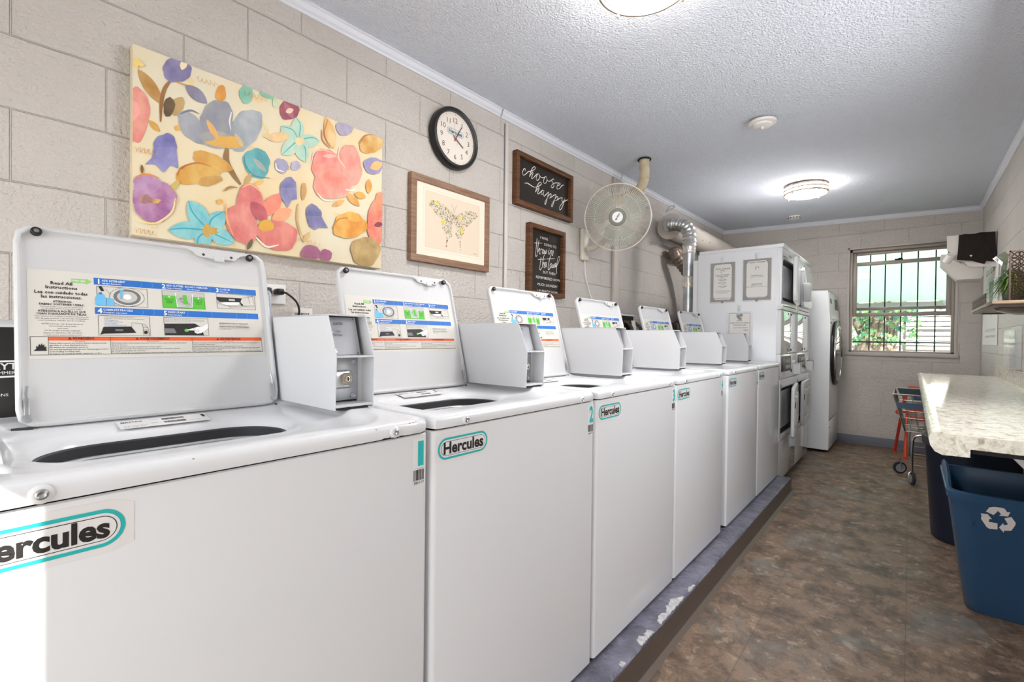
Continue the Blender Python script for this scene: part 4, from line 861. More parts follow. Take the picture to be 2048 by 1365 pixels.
el(1392, 1232, 84, 84, 20, (166, 134, 78), (200, 172, 118)); el(1080, 1242, 56, 46, 0, (142, 74, 108), (170, 106, 134)); el(1166, 1256, 34, 38, 0, (146, 74, 110)); st([(1010, 960), (1006, 1060), (1042, 1180)], 9, (206, 170, 110)); leafp(1040, 1180, 1075, 1120, 26, (206, 170, 110)); el(565, 950, 16, 16, 0, (226, 170, 80)); st([(590, 890), (620, 868), (665, 870)], 8, (176, 130, 70)); el(95, 165, 30, 24, 10, (236, 196, 110), None, .25)
for base in ((430, 250), (700, 330), (80, 650), (80, 1110), (1005, 1160)):
    x, y = base; pts = []
    for i in range(20): pts.append((x+i*7+5*math.sin(i*1.9), y+i*2.2*(1 if base[0] > 400 else .6)+14*math.sin(i*1.7+base[0])))
    st(pts, 1.8, (206, 158, 96))
pb.build('painted_flowers', cn, smooth=0, norm=False)

# ------------------------------------------------------------------ clock
kX = WX+.048; kc = onx(915, 276, kX)
ck = thing('wall_clock', (WX, kc.y, kc.z-.165), 'round black wall clock with white face showing five past four', 'clock')
KF = Fr((kX, kc.y, kc.z), (0, 1, 0), (0, 0, 1)); R0 = .163; ax = V((1, 0, 0)); o = V((WX+.001, kc.y, kc.z))
b = MB(); b.lathe(o, ax, [(R0-.004, 0), (R0, .006), (R0, .036), (R0-.006, .046), (R0-.014, .048), (R0-.022, .044), (R0-.026, .030)], BLK, 72, (True, False)); b.build('clock_case', ck)
b = MB(); b.lathe(o, ax, [(R0-.024, .029), (.0005, .029)], mat('clock_face_white', hx(236, 226, 214), .5), 72, (False, False)); DFc = Fr((WX+.0305, kc.y, kc.z), (0, 1, 0), (0, 0, 1))
for h_ in range(1, 13):
    a = PI/2-h_*PI/6; b.text(DFc, str(h_), (.097*math.cos(a)), .097*math.sin(a)-.0135, .027, INK, 'C', l=.0003)
for m_ in range(60):
    a = m_*PI/30; r1, r2, ww = (.126, .1315, .0032) if m_ % 5 == 0 else (.127, .131, .0009); b.stroke(DFc, [(r1*math.cos(a), r1*math.sin(a)), (r2*math.cos(a), r2*math.sin(a))], ww, INK, .0003)
hercules(b, DFc, -.060, .014, .120, .036, 0, mat('badge_blue_grey', hx(150, 176, 190), .5)); b.build('clock_face', ck, smooth=0, norm=False)
def hand(b, ang, L, w0, m, l, tail=.02):
    a = math.radians(90-ang); b.stroke(DFc, [(-tail*math.cos(a), -tail*math.sin(a)), (L*math.cos(a), L*math.sin(a))], w0, m, l)
b = MB(); hand(b, 122, .066, .006, INK, .004); b.build('hour_hand', ck, smooth=0, norm=False)
b = MB(); hand(b, 30, .088, .0045, INK, .006); b.build('minute_hand', ck, smooth=0, norm=False)
b = MB(); hand(b, -12, .098, .0012, mat('clock_red', hx(190, 40, 44), .5), .008, .035); b.lathe(DFc.p(0, 0, .001), DFc.n, [(.006, 0), (.006, .008), (.003, .010)], mat('clock_red', hx(190, 40, 44), .5), 16); b.build('second_hand', ck, smooth=0, norm=False)
MB().lathe(o, ax, [(R0-.025, .0435), (.0005, .0445)], mat('clock_glass', (1, 1, 1), .03, alpha=.06), 72, (False, False)).build('clock_glass', ck)

# ------------------------------------------------------------------ framed things on the left wall
WALN = wood_mat('walnut_frame', hx(156, 122, 98), hx(128, 97, 76)); DWD = wood_mat('brown_stained_frame', hx(116, 74, 40), hx(72, 44, 24)); BRD = mat('black_board', hx(38, 31, 26), .6)
def pframe(px, X, name, label, cat, fw, fd, fm, inner, inset, lip=0):
    q = [onx(*p, X) for p in px]; y0, y1, z0, z1 = (q[0].y+q[2].y)/2, (q[1].y+q[3].y)/2, (q[2].z+q[3].z)/2, (q[0].z+q[1].z)/2
    t = thing(name, (WX, (y0+y1)/2, z0), label, cat); b = MB(); x0 = WX+.001
    for c0, c1, d0, d1 in ((y0, y1, z1-fw, z1), (y0, y1, z0, z0+fw), (y0, y0+fw, z0+fw, z1-fw), (y1-fw, y1, z0+fw, z1-fw)): b.box((x0, c0, d0), (X, c1, d1), fm, .0015)
    b.build('frame', t); bd = MB().box((x0, y0+fw*.6, z0+fw*.6), (X-inset, y1-fw*.6, z1-fw*.6), inner).build('board', t, smooth=0)
    return t, y0, y1, z0, z1, Fr((X-inset, 0, 0), (0, 1, 0), (0, 0, 1))
# butterfly print
X = WX+.03
t, y0, y1, z0, z1, f_ = pframe([(823, 341), (979, 395), (822, 521), (979, 544)], X, 'butterfly_print', 'framed print of a floral speckled butterfly in light walnut frame, under the clock', 'picture', .035, .03, WALN, mat('mat_board', hx(240, 226, 208), .7), .008)
b = MB(); sc_ = 165/1072; Xb = X-.008
def BP(x, y): p = onx(820+x*sc_, 340+y*sc_, Xb); return (p.y, p.z)
q = [BP(*p) for p in ((182, 232), (915, 440), (928, 1165), (160, 1030))]; yy0, yy1, zz0, zz1 = (q[0][0]+q[3][0])/2, (q[1][0]+q[2][0])/2, (q[2][1]+q[3][1])/2, (q[0][1]+q[1][1])/2
b.outline(f_, yy0, zz0, yy1, zz1, .0012, mat('mat_groove', hx(206, 190, 170), .7), .0004); b.outline(f_, yy0+.012, zz0+.012, yy1-.012, zz1-.012, .0009, mat('mat_groove', hx(206, 190, 170), .7), .0004)
b.rect(f_, yy0+.013, zz0+.013, yy1-.013, zz1-.013, mat('print_paper', hx(228, 210, 188), .7), .0002)
BW = [[(232, 420), (300, 392), (380, 410), (480, 490), (560, 570), (600, 620), (560, 700), (548, 780), (545, 870), (520, 885), (450, 830), (425, 760), (415, 690), (390, 620), (350, 590), (290, 500), (240, 450)],
      [(560, 600), (620, 580), (700, 540), (790, 535), (865, 575), (878, 610), (830, 650), (770, 720), (710, 770), (700, 830), (670, 890), (620, 890), (590, 860), (600, 780), (580, 700)],
      [(470, 880), (492, 885), (480, 1000), (468, 1010)], [(635, 890), (650, 890), (662, 1040), (652, 1045)]]
def inside(x, y, P):
    c = False; j = len(P)-1
    for i in range(len(P)):
        if (P[i][1] > y) != (P[j][1] > y) and x < (P[j][0]-P[i][0])*(y-P[i][1])/(P[j][1]-P[i][1])+P[i][0]: c = not c
        j = i
    return c
pr = random.Random(4); bc = [mat('fleck_%d' % i, hx(*c), .6) for i, c in enumerate(((214, 196, 96), (150, 176, 132), (190, 110, 96), (110, 96, 104), (150, 168, 186), (206, 160, 130), (84, 120, 84), (196, 196, 190), (170, 180, 120)))]
for P, nn in zip(BW, (620, 520, 26, 22)):
    xs = [p[0] for p in P]; ys = [p[1] for p in P]; k = 0
    while k < nn:
        x, y = pr.uniform(min(xs), max(xs)), pr.uniform(min(ys), max(ys))
        if not inside(x, y, P): continue
        k += 1; c = BP(x, y); r_ = pr.uniform(.0012, .0042); a0 = pr.uniform(0, 3); el_ = pr.uniform(.4, 1)
        b.pl(f_, [(c[0]+r_*math.cos(a*PI/4)*math.cos(a0)-r_*el_*math.sin(a*PI/4)*math.sin(a0), c[1]+r_*math.cos(a*PI/4)*math.sin(a0)+r_*el_*math.sin(a*PI/4)*math.cos(a0)) for a in range(8)], pr.choice(bc), .0006+k*.0000008)
for x, y in ((338, 430), (434, 675), (660, 632), (672, 800)):
    c = BP(x, y)
    for a in range(8): b.pl(f_, [(c[0]+.007*math.cos(a*PI/4)+.005*math.cos(q_*PI/4), c[1]+.007*math.sin(a*PI/4)+.005*math.sin(q_*PI/4)) for q_ in range(8)], mat('fleck_yellow', hx(236, 214, 110), .6), .0016+a*.00001)
    b.pl(f_, [(c[0]+.004*math.cos(q_*PI/4), c[1]+.004*math.sin(q_*PI/4)) for q_ in range(8)], bc[0], .0019)
for pts in ([(572, 560), (560, 500), (532, 448)], [(575, 560), (585, 510), (608, 465)]): b.stroke(f_, [BP(*p) for p in bez2(pts, 5)], .0012, bc[3], .0012)
b.text(f_, 'May Ann', BP(845, 1100)[0], BP(845, 1100)[1], .006, INK2, 'C', .03, .0006, 0, 1, .3)
b.build('butterfly_artwork', t, smooth=0, norm=False)
# choose happy
X = WX+.04
t, y0, y1, z0, z1, f_ = pframe([(1034, 301), (1147, 350), (1034, 408), (1146, 444)], X, 'lettered_sign', 'brown framed dark board lettered choose happy in white script', 'sign', .030, .04, DWD, BRD, .026)
b = MB(); sc_ = 125/1138; Xb = X-.026
def CH(x, y): p = onx(1030+x*sc_, 300+y*sc_, Xb); return (p.y, p.z)
WB = mat('white_lettering', hx(238, 230, 224), .5)
for pts in ([(188, 388), (186, 352), (165, 345), (142, 380), (136, 430), (155, 462), (195, 440), (240, 398), (300, 385), (350, 358), (374, 325), (350, 308), (318, 330), (285, 400), (260, 492)],
            [(262, 490), (290, 440), (318, 405), (326, 425), (302, 495), (306, 524), (340, 502), (388, 448), (425, 436)],
            [(440, 445), (420, 436), (395, 470), (384, 520), (402, 557), (432, 538), (448, 490), (436, 448), (462, 490), (500, 508), (545, 492)],
            [(575, 495), (550, 490), (526, 530), (520, 585), (540, 614), (568, 590), (580, 540), (568, 500), (590, 556), (625, 572), (668, 548), (700, 530)],
            [(708, 552), (700, 528), (676, 540), (672, 575), (700, 620), (706, 660), (682, 690), (656, 676), (664, 648), (705, 610), (760, 602), (806, 606)],
            [(766, 650), (800, 645), (822, 620), (804, 604), (774, 640), (760, 690), (778, 716), (818, 694), (850, 652), (886, 640)],
            [(170, 608), (220, 606), (280, 642), (340, 678), (390, 676), (440, 655), (478, 622), (470, 594), (436, 602), (400, 662), (368, 772)],
            [(370, 770), (400, 722), (430, 692), (436, 712), (410, 776), (414, 802), (444, 788), (486, 742)],
            [(522, 742), (500, 734), (478, 770), (480, 812), (506, 800), (528, 745), (514, 800), (526, 842), (556, 820), (612, 764)],
            [(612, 764), (592, 850), (558, 978), (545, 990), (542, 955), (600, 850), (642, 800), (658, 822), (640, 868), (612, 880), (650, 868), (700, 830), (748, 814)],
            [(748, 814), (722, 900), (682, 1018), (666, 1032), (666, 996), (722, 900), (762, 850), (778, 872), (760, 920), (732, 922), (770, 912), (810, 882), (858, 870)],
            [(862, 870), (850, 916), (866, 945), (895, 920), (908, 884), (892, 950), (860, 1035), (826, 1090), (808, 1078), (816, 1030), (870, 962), (930, 922), (980, 905)]):
    b.stroke(f_, [CH(*p) for p in bez2(pts, 6)], lambda t: .003+.0028*abs(math.sin(t*9)), WB, .001)
b.build('lettering', t, smooth=0, norm=False)
# towel sign
t, y0, y1, z0, z1, f_ = pframe([(1060, 447), (1131, 462), (1060, 580), (1131, 606)], X, 'lettered_sign', 'tall brown framed dark board about throwing in the towel and laundry', 'sign', .030, .04, DWD, BRD, .026)
b = MB(); sc_ = 85/682
def TW_(x, y): p = onx(1055+x*sc_, 440+y*sc_, Xb); return (p.y, p.z)
b.rect(f_, y0+.031, z0+.031, y1-.031, z1-.031, BRD, .0004)
for s_, xa, ya, xb, yb in (('I WAS', 203, 304, 325, 332), ('GOING TO', 263, 418, 460, 456), ('BUT THEN', 250, 862, 442, 888), ('REMEMBERED HOW', 135, 935, 520, 998), ('MUCH LAUNDRY', 158, 1058, 480, 1090), ('I ALREADY HAVE', 152, 1156, 480, 1192), ('TO DO', 260, 1262, 400, 1282)):
    pa, pb_ = TW_(xa, ya), TW_(xb, yb); b.text(f_, s_, pa[0], (pa[1]+pb_[1])/2, .0175, WB, 'L', pb_[0]-pa[0], .001)
for pts in ([(152, 300), (140, 420), (128, 555), (138, 590), (160, 545)], [(182, 330), (166, 430), (158, 565), (164, 520), (184, 468), (196, 466), (190, 540), (202, 552)], [(210, 470), (206, 550), (210, 495), (226, 466), (238, 478)], [(252, 480), (236, 510), (241, 546), (258, 530), (263, 492), (252, 480)], [(272, 485), (268, 535), (281, 546), (289, 500), (291, 540), (304, 526), (301, 480)],
            [(346, 480), (335, 528), (346, 552), (358, 528)], [(344, 456), (347, 462)], [(367, 490), (362, 552), (368, 515), (386, 490), (391, 502), (386, 550), (400, 572), (414, 492)],
            [(216, 600), (206, 680), (194, 780), (208, 806), (228, 765)], [(268, 560), (248, 640), (236, 772), (242, 735), (260, 690), (269, 702), (262, 760), (276, 768)], [(282, 732), (300, 720), (302, 690), (290, 685), (278, 720), (286, 756), (308, 738)],
            [(372, 560), (342, 680), (328, 780), (344, 802), (362, 765)], [(376, 700), (360, 730), (368, 770), (385, 752), (386, 712), (376, 700)], [(396, 710), (395, 765), (408, 765), (416, 720), (418, 765), (432, 756), (432, 705)], [(440, 742), (458, 726), (455, 695), (442, 715), (446, 757), (468, 742)]):
    b.stroke(f_, [TW_(*p) for p in bez2(pts, 6)], lambda t: .0035+.002*abs(math.sin(t*8)), WB, .0011)
for (xa, ya, xb, yb) in ((110, 370, 235, 374), (165, 636, 288, 630), (305, 628, 432, 624)): b.stroke(f_, [TW_(xa, ya), TW_(xb, yb)], .003, WB, .0012)
b.stroke(f_, [TW_(*p) for p in bez2([(440, 760), (490, 700), (515, 610), (500, 590), (478, 650), (466, 780), (468, 865)], 6)], .0042, WB, .0012)
b.build('lettering', t, smooth=0, norm=False)
# ------------------------------------------------------------------ wall fan
FANP = mat('ivory_plastic', hx(222, 214, 200), .35); FANB = mat('translucent_fan_blade', hx(158, 164, 154), .25, alpha=.75); WIRE = mat('ivory_wire', hx(206, 200, 188), .35); HUBG = mat('fan_hub_grey', hx(124, 124, 116), .45)
fc = V((-1.567, 2.936, 2.0)); fn = V((1.567, -2.936, -.72)).normalized()
fan = thing('wall_fan', (WX, 3.03, 1.72), 'ivory oscillating wall fan with round wire cage and pull cord', 'fan')
fu = V((0, 0, 1)).cross(fn).normalized(); fv = fn.cross(fu); RF = .226
def fp(r, a, l): return fc + (fu*math.cos(a)+fv*math.sin(a))*r + fn*l
b = MB()
NWR = 96
for i in range(NWR):
    a = 2*PI*i/NWR; b.tube([fp(.045, a, .062), fp(.12, a, .060), fp(.175, a, .050), fp(.21, a, .032), fp(RF, a, .0)], .0014, WIRE, 4, False)
for r_, l in ((.085, .0615), (.155, .055)): b.ring(fp(0, 0, l), fn, r_, .0012, WIRE, 48, 4)
b.build('front_grille', fan)
b = MB()
for i in range(70):
    a = 2*PI*(i+.5)/70; b.tube([fp(.06, a, -.075), fp(.15, a, -.070), fp(.205, a, -.045), fp(RF, a, 0)], .0014, WIRE, 4, False)
for r_, l in ((.11, -.072), (.17, -.062)): b.ring(fp(0, 0, l), fn, r_, .0012, WIRE, 48, 4)
b.build('rear_grille', fan)
b = MB(); b.ring(fc, fn, RF, .005, FANP, 72, 8, 1.3); b.build('cage_rim', fan)
b = MB(); b.lathe(fc, fn, [(.058, .045), (.060, .060), (.055, .068), (.036, .070)], HUBG, 40, (True, False)); b.lathe(fc, fn, [(.036, .069), (.036, .072), (.001, .073)], STK, 32, (False, False))
BF = Fr(fp(0, 0, .0735), fu*.5+fv*.87, fv*.5-fu*.87); b.text(BF, 'Air King', 0, -.004, .011, INK, 'C', .05, .0004, .03, 2, .2); b.build('badge', fan, norm=False)
for k in range(3):
    b = MB(); a0 = k*2*PI/3+.35; L = []
    for s_ in range(9):
        t = s_/8; r_ = .035+.162*t; w_ = .45+1.0*math.sin(PI*min(1, t*.72+.2)); row = []
        for j in range(9):
            q_ = j/8-.5; a = a0+q_*w_*1.15+.35*t; row.append(fp(r_*(1-.12*max(0, q_)*t), a, .012-q_*.045*(1-.4*t)))
        L.append(row)
    b.loft(L, FANB, closed=False); b.build('fan_blade', fan, smooth=80)
b = MB(); b.lathe(fc, fn, [(.0, -.17), (.03, -.168), (.052, -.15), (.058, -.12), (.056, -.085), (.045, -.078), (.02, -.07), (.02, .03), (.03, .045)], FANP, 32, (False, True)); b.build('motor_housing', fan)
mp = fc-fn*.13
b = MB(); b.tube(bez([mp-V((0, 0, .03)), mp-V((.03, -.02, .09)), (-1.80, 3.045, 1.84), (-1.87, 3.045, 1.83)], 6), [.018]*13+[.022]*6, FANP, 12); b.build('neck', fan)
q1 = onx(1161, 458, WX+.03); q2 = onx(1183, 524, WX+.03)
b = MB(); b.box((WX+.001, 3.0, 1.745), (WX+.035, 3.10, 1.985), FANP, .014, 3); b.build('wall_bracket', fan)
b = MB(); b.lathe((WX+.035, 3.06, 1.80), (1, 0, 0), [(.017, 0), (.017, .004), (.010, .006), (.009, .014), (.004, .016)], STEEL, 20); b.build('speed_knob', fan)
b = MB(); b.tube(bez([(WX+.02, 3.05, 1.75), (WX+.02, 3.07, 1.62), (WX+.015, 3.16, 1.47), (WX+.02, 3.27, 1.30), (WX+.02, 3.33, 1.1)], 6), .0035, WINK, 6); b.build('power_cord', fan)

# ------------------------------------------------------------------ pipes and ducts
OLDP = mat('yellowed_white_pipe', hx(218, 206, 178), .5, noise=.4, nscale=16, ncol=hx(196, 180, 148)); 
b = MB(); zc = cz_at(-1.59, 3.4)
b.tube(bez([(-1.59, 3.40, zc-.002), (-1.59, 3.40, zc-.06), (-1.592, 3.40, 2.395), (-1.63, 3.41, 2.33), (-1.74, 3.45, 2.31), (WX+.002, 3.52, 2.30)], 6), .038, OLDP, 20)
for z in (2.48, 2.40): b.ring((-1.59, 3.40, z), (0, 0, 1), .039, .003, OLDP, 24, 6)
b.ring((-1.59, 3.4, zc-.003), (0, 0, 1), .046, .006, GAP, 24, 6)
tag(b.build('vent_pipe', at=(-1.59, 3.4, 2.3)), 'yellowed white elbow pipe dropping from the ceiling beside the fan', 'pipe')
def ribbed(path, r, m, step=.014, amp=.06):
    P = bez(path, 24); out = [P[0]]; acc = 0
    for a, c in zip(P, P[1:]):
        acc += (c-a).length
        if acc > step/4: out.append(c); acc = 0
    return out, [r*(1+amp*math.sin(i*PI/2)) for i in range(len(out))]
FOIL = mat('silver_foil_duct', (.70, .70, .69), .28, .95, noise=.25, nscale=18, bump=.5, bscale=30); TAPE = mat('clear_foil_tape', (.82, .78, .72), .25, .7, bump=.8, bscale=40); CREAMD = mat('cream_painted_duct', hx(212, 202, 192), .45, noise=.12, nscale=3)
du = thing('dryer_duct', (-1.46, 4.02, .9), 'silver dryer vent duct rising beside the dryers and turning into the cream duct', 'duct')
_dp = onx(1378, 540, -1.535); DXc, DYc = _dp.x, _dp.y
b = MB(); b.lathe((DXc, DYc, .9), (0, 0, 1), [(.05, 0), (.05, .75), (.053, .752), (.053, .77), (.051, .772), (.051, 1.10)], GAL, 28); b.build('straight_duct', du)
b = MB(); p_, r_ = ribbed([(DXc, DYc, 1.99), (DXc, DYc, 2.10), (DXc-.04, DYc+.0, 2.18), (DXc-.12, DYc+.01, 2.215), (DXc-.19, DYc+.02, 2.225), (DXc-.225, DYc+.07, 2.235)], .06, FOIL, .02, .06); b.tube(p_, r_, FOIL, 20); b.build('flexible_elbow', du)
b = MB(); b.lathe((DXc, DYc, 1.93), (0, 0, 1), [(.0515, 0), (.056, .01), (.054, .05), (.057, .08), (.055, .12), (.052, .13)], TAPE, 20, (False, False)); b.build('tape_wrap', du); b = MB(); b.lathe((DXc, DYc, 1.62), (0, 0, 1), [(.0515, 0), (.055, .02), (.053, .05), (.055, .09), (.052, .10)], TAPE, 20, (False, False)); b.build('tape_wrap', du)
cd = thing('cream_duct', (-1.78, 4.2, 2.2), 'large round cream duct running along the left wall under the ceiling', 'duct')
b = MB(); b.lathe((-1.775, DYc+.13, 2.235), (0, 1, .0), [(.05, -.004), (.10, .0), (.122, .002), (.122, .012), (.11, .014), (.11, 6.48-DYc-.13)], CREAMD, 40, (True, True)); b.build('round_duct', cd)
b = MB()
for y, a in ((4.55, .4), (5.0, .4), (5.2, .3)): b.lathe((-1.775+.11*math.cos(a), y, 2.235-.11*math.sin(a)), (math.cos(a), 0, -math.sin(a)), [(.008, 0), (.006, .005)], GAL, 10, (False, True))
b.tube(bez([(-1.86, 4.19, 2.30), (-1.885, 4.17, 2.38), (-1.87, 4.16, 2.42)], 4), .004, GAL, 6); b.tube(bez([(-1.75, 4.22, 2.34), (-1.73, 4.25, 2.39), (-1.70, 4.28, 2.40), (-1.69, 4.24, 2.37), (-1.73, 4.2, 2.34)], 4), .007, GAL, 6); b.build('hanger_strap', cd)
b = MB(); p_, r_ = ribbed([(-1.70, 4.95, 1.0), (-1.70, 4.93, 1.5), (-1.74, 4.80, 1.80), (-1.80, 4.62, 1.97), (-1.82, 4.60, 2.02), (-1.82, 4.75, 2.03), (-1.82, 5.1, 2.03)], .055, FOIL, .03, .07)
b.tube(p_, r_, mat('dull_brown_foil', hx(140, 124, 112), .4, .5, bump=.6, bscale=30), 18); tag(b.build('flexible_duct', at=(-1.7, 4.95, 1.0)), 'dull crinkled flexible duct tucked behind the silver duct', 'duct')

# ------------------------------------------------------------------ outlets, cords, valve box behind the lids
def plate(y0, y1, z0, z1, label):
    b = MB(); b.box((WX+.001, y0, z0), (WX+.012, y1, z1), STK, .003); t = tag(b.build('outlet_plate', at=(WX, y0, z0)), label, 'outlet'); return t
yo0, yo1 = onx(528, 590, WX+.012).y, onx(572, 590, WX+.012).y; zt, zb = onx(550, 569, WX+.012).z, onx(550, 608, WX+.012).z
plate(yo0-.03, yo1, zb, zt, 'white outlet plate with two black plugs, right of the nearest lid')
b = MB(); ym = yo1-.035; zm = (zt+zb)/2+.008
b.box((WX+.0122, ym-.014, zm-.012), (WX+.05, ym+.014, zm+.012), BLK, .005); b.tube(bez([(WX+.045, ym, zm), (WX+.075, ym+.015, zm-.01), (WX+.085, ym+.05, zm-.05), (WX+.07, ym+.06, zm-.12), (WX+.06, ym+.05, zm-.3)], 5), .004, BLK, 8)
c1 = tag(b.build('plug_cord', at=(WX+.03, ym, zm)), 'black plug and cord on the right side of the outlet plate', 'plug')
b = MB(); ym2 = ym-.045; b.box((WX+.0122, ym2-.014, zm-.012), (WX+.045, ym2+.014, zm+.014), BLK, .005); b.tube(bez([(WX+.04, ym2, zm), (WX+.06, ym2, zm-.02), (WX+.06, ym2, zm-.1), (WX+.05, ym2, zm-.3)], 5), .0045, mat('grey_cord', hx(190, 196, 206), .5), 8)
tag(b.build('plug_cord', at=(WX+.03, ym2, zm)), 'black plug with pale cord, partly hidden by the nearest lid', 'plug')
b = MB(); hy = ym+.06; LT = Fr((WX+.075, hy-.02, zm-.19), (.1, 1, 0), (-.1, 0, 1)); b.fbox(LT, 0, 0, .075, .13, 0, .0012, PAPER)
x = .006
rb = random.Random(2)
while x < .062: k = rb.choice((.001, .002, .003)); b.rect(LT, x, .01, x+k, .11, INK, .0016); x += k+rb.choice((.0012, .002))
b.build('cord_tag', c1, smooth=0)
vb = thing('hose_valve_box', (WX, 3.7, 1.2), 'dark recessed utility box with hoses behind the fourth and fifth lids', 'utility box')
b = MB(); b.box((WX+.001, 3.66, 1.17), (WX+.008, 3.92, 1.37), STK, .003); b.box((WX+.008, 3.675, 1.185), (WX+.010, 3.905, 1.355), GAP); b.build('box_plate', vb)
b = MB(); HOS = mat('brown_grey_hose', hx(96, 82, 72), .6, noise=.4, nscale=20)
for y, dy in ((3.72, .03), (3.80, .0), (3.87, .06)): b.tube(bez([(WX+.01, y, 1.30), (WX+.05, y, 1.29), (WX+.08, y+dy, 1.22), (WX+.10, y+dy*1.5, 1.05), (WX+.1, y+dy, .6)], 5), .014, HOS, 10)
b.build('hose', vb)
b = MB(); b.fbox(Fr((WX+.06, 3.74, 1.2), (.2, 1, 0), (-.3, .3, 1)), 0, 0, .05, .11, .03, .034, PAPER); b.build('hose_tag', vb)
for y0, lab in ((4.0, 'tangle of brown hoses behind the fifth lid'), (4.30, 'brown hoses and dark fittings behind the sixth lid')):
    b = MB()
    for k in range(4): b.tube(bez([(WX+.05+.03*k, y0+.05*k, .6), (WX+.04+.04*k, y0+.04*k+.03, 1.15), (WX+.08+.03*k, y0+.03+.05*k, 1.30+.03*(k % 2)), (WX+.13+.03*k, y0+.1+.03*k, 1.22), (WX+.15, y0+.12, .7)], 6), .013, HOS, 8)
    tag(b.build('fill_hose', at=(WX+.05, y0, .6)), lab, 'hose')

# ------------------------------------------------------------------ ceiling lamps and detectors
LAMPM = mat('lit_glass_diffuser', (1, .985, .955), .5, emit=32); NICK = mat('brushed_bronze_nickel', hx(178, 158, 142), .3, .7)
def lamp(x, y, label):
    z = cz_at(x, y); t = thing('ceiling_lamp', (x, y, z), label, 'ceiling light', 'round flush ceiling lamps'); D = V((0, 0, -1)); o = (x, y, z+.002)
    b = MB(); b.lathe(o, D, [(.158, 0), (.165, .004), (.165, .018), (.146, .020)], NICK, 48); b.build('base_pan', t)
    b = MB(); b.lathe(o, D, [(.145, .018), (.150, .024), (.155, .05), (.150, .075), (.12, .092), (.06, .101), (.0005, .103)], LAMPM, 56, (True, False)); b.build('diffuser', t)
    for h_, n_ in ((.034, 'ring'), (.066, 'ring')):
        b = MB(); b.lathe(o, D, [(.164, h_), (.172, h_), (.172, h_+.012), (.164, h_+.012), (.164, h_)], NICK, 64, (False, False)); b.build('ring', t)
    for k in range(4):
        a = PI/4+.3+k*PI/2; c, s_ = math.cos(a), math.sin(a); b = MB(); b.tube([(x+.168*c, y+.168*s_, z+.001), (x+.168*c, y+.168*s_, z-.082)], .004, NICK, 8); b.lathe((x+.168*c, y+.168*s_, z-.080), D, [(.004, 0), (.007, .003), (.006, .009), (.002, .012)], NICK, 12); b.build('post', t)
    L = bpy.data.lights.new('lamp_bulb', 'AREA'); L.shape = 'DISK'; L.size = .30; L.energy = 5.5; L.color = (1, .985, .96); lo = bpy.data.objects.new('lamp_bulb', L); C.objects.link(lo); lo.location = (0, 0, -.112); lo.parent = t
    return t
lamp(-.735, 4.86, 'lit round ceiling lamp with two metal rings, at the far end of the room'); lamp(-.746, 1.58, 'lit round ceiling lamp cut off by the top edge of the photo')
DETW = mat('detector_white', hx(238, 234, 230), .5)
z = cz_at(-.728, 3.23); b = MB(); b.lathe((-.728, 3.23, z+.002), (0, 0, -1), [(.078, 0), (.080, .006), (.076, .014), (.055, .018), (.050, .026), (.030, .032), (.010, .034), (.009, .046), (.001, .048)], DETW, 48, (True, False)); tag(b.build('heat_detector', at=(-.728, 3.23, z)), 'white dome detector with small tip in the middle of the ceiling', 'detector')
z = cz_at(-1.02, 6.06); sdv = thing('smoke_detector', (-1.02, 6.06, z), 'small round white smoke detector with dark slots, near the far wall', 'detector')
b = MB(); b.lathe((-1.02, 6.06, z+.002), (0, 0, -1), [(.062, 0), (.064, .012), (.060, .016), (.056, .030), (.040, .036), (.001, .038)], DETW, 40, (True, False)); b.build('housing', sdv)
b = MB()
for k in range(12):
    a = k*PI/6; b.box((-.02, -.002, -.006), (.02, .0015, .006), DGRY) if False else b.prism([(-1.02+.0605*math.cos(a+d), 6.06+.0605*math.sin(a+d), z-h_) for d, h_ in ((-.16, .016), (.16, .016), (.16, .026), (-.16, .026))], (.001*math.cos(a), .001*math.sin(a), 0), DGRY)
b.build('vent_slots', sdv)

# ------------------------------------------------------------------ folding counter
GR = counter_mat()
ct = thing('folding_counter', (.3, 3.5, .84), 'speckled cream laminate counter with rolled front edge along the right wall', 'counter')
TZ = .885; prof = [(.518, TZ-.038), (.135, TZ-.038), (.135, TZ-.062), (.075, TZ-.064), (.058, TZ-.055), (.048, TZ-.038), (.044, TZ-.018), (.048, TZ-.004), (.056, TZ+.003), (.066, TZ+.005), (.080, TZ+.003), (.098, TZ), (.498, TZ), (.506, TZ+.004), (.508, TZ+.095), (.518, TZ+.095)]
b = MB(); b.loft([[(x, y, z) for x, z in prof] for y in (1.89, 1.891, 5.35)], GR, (True, True)); b.build('worktop', ct, smooth=50)
b = MB(); b.box((.14, 1.92, TZ-.055), (.515, 1.95, TZ-.038), GAP)
b.build('cleat', ct)
for y in (2.3, 4.66):
    b = MB(); b.box((.49, y, .45), (.515, y+.03, TZ-.04), WSATIN); b.box((.2, y, TZ-.065), (.515, y+.03, TZ-.04), WSATIN); b.tube([(.23, y+.015, TZ-.06), (.50, y+.015, .50)], .01, WSATIN, 8); b.build('wall_bracket', ct)

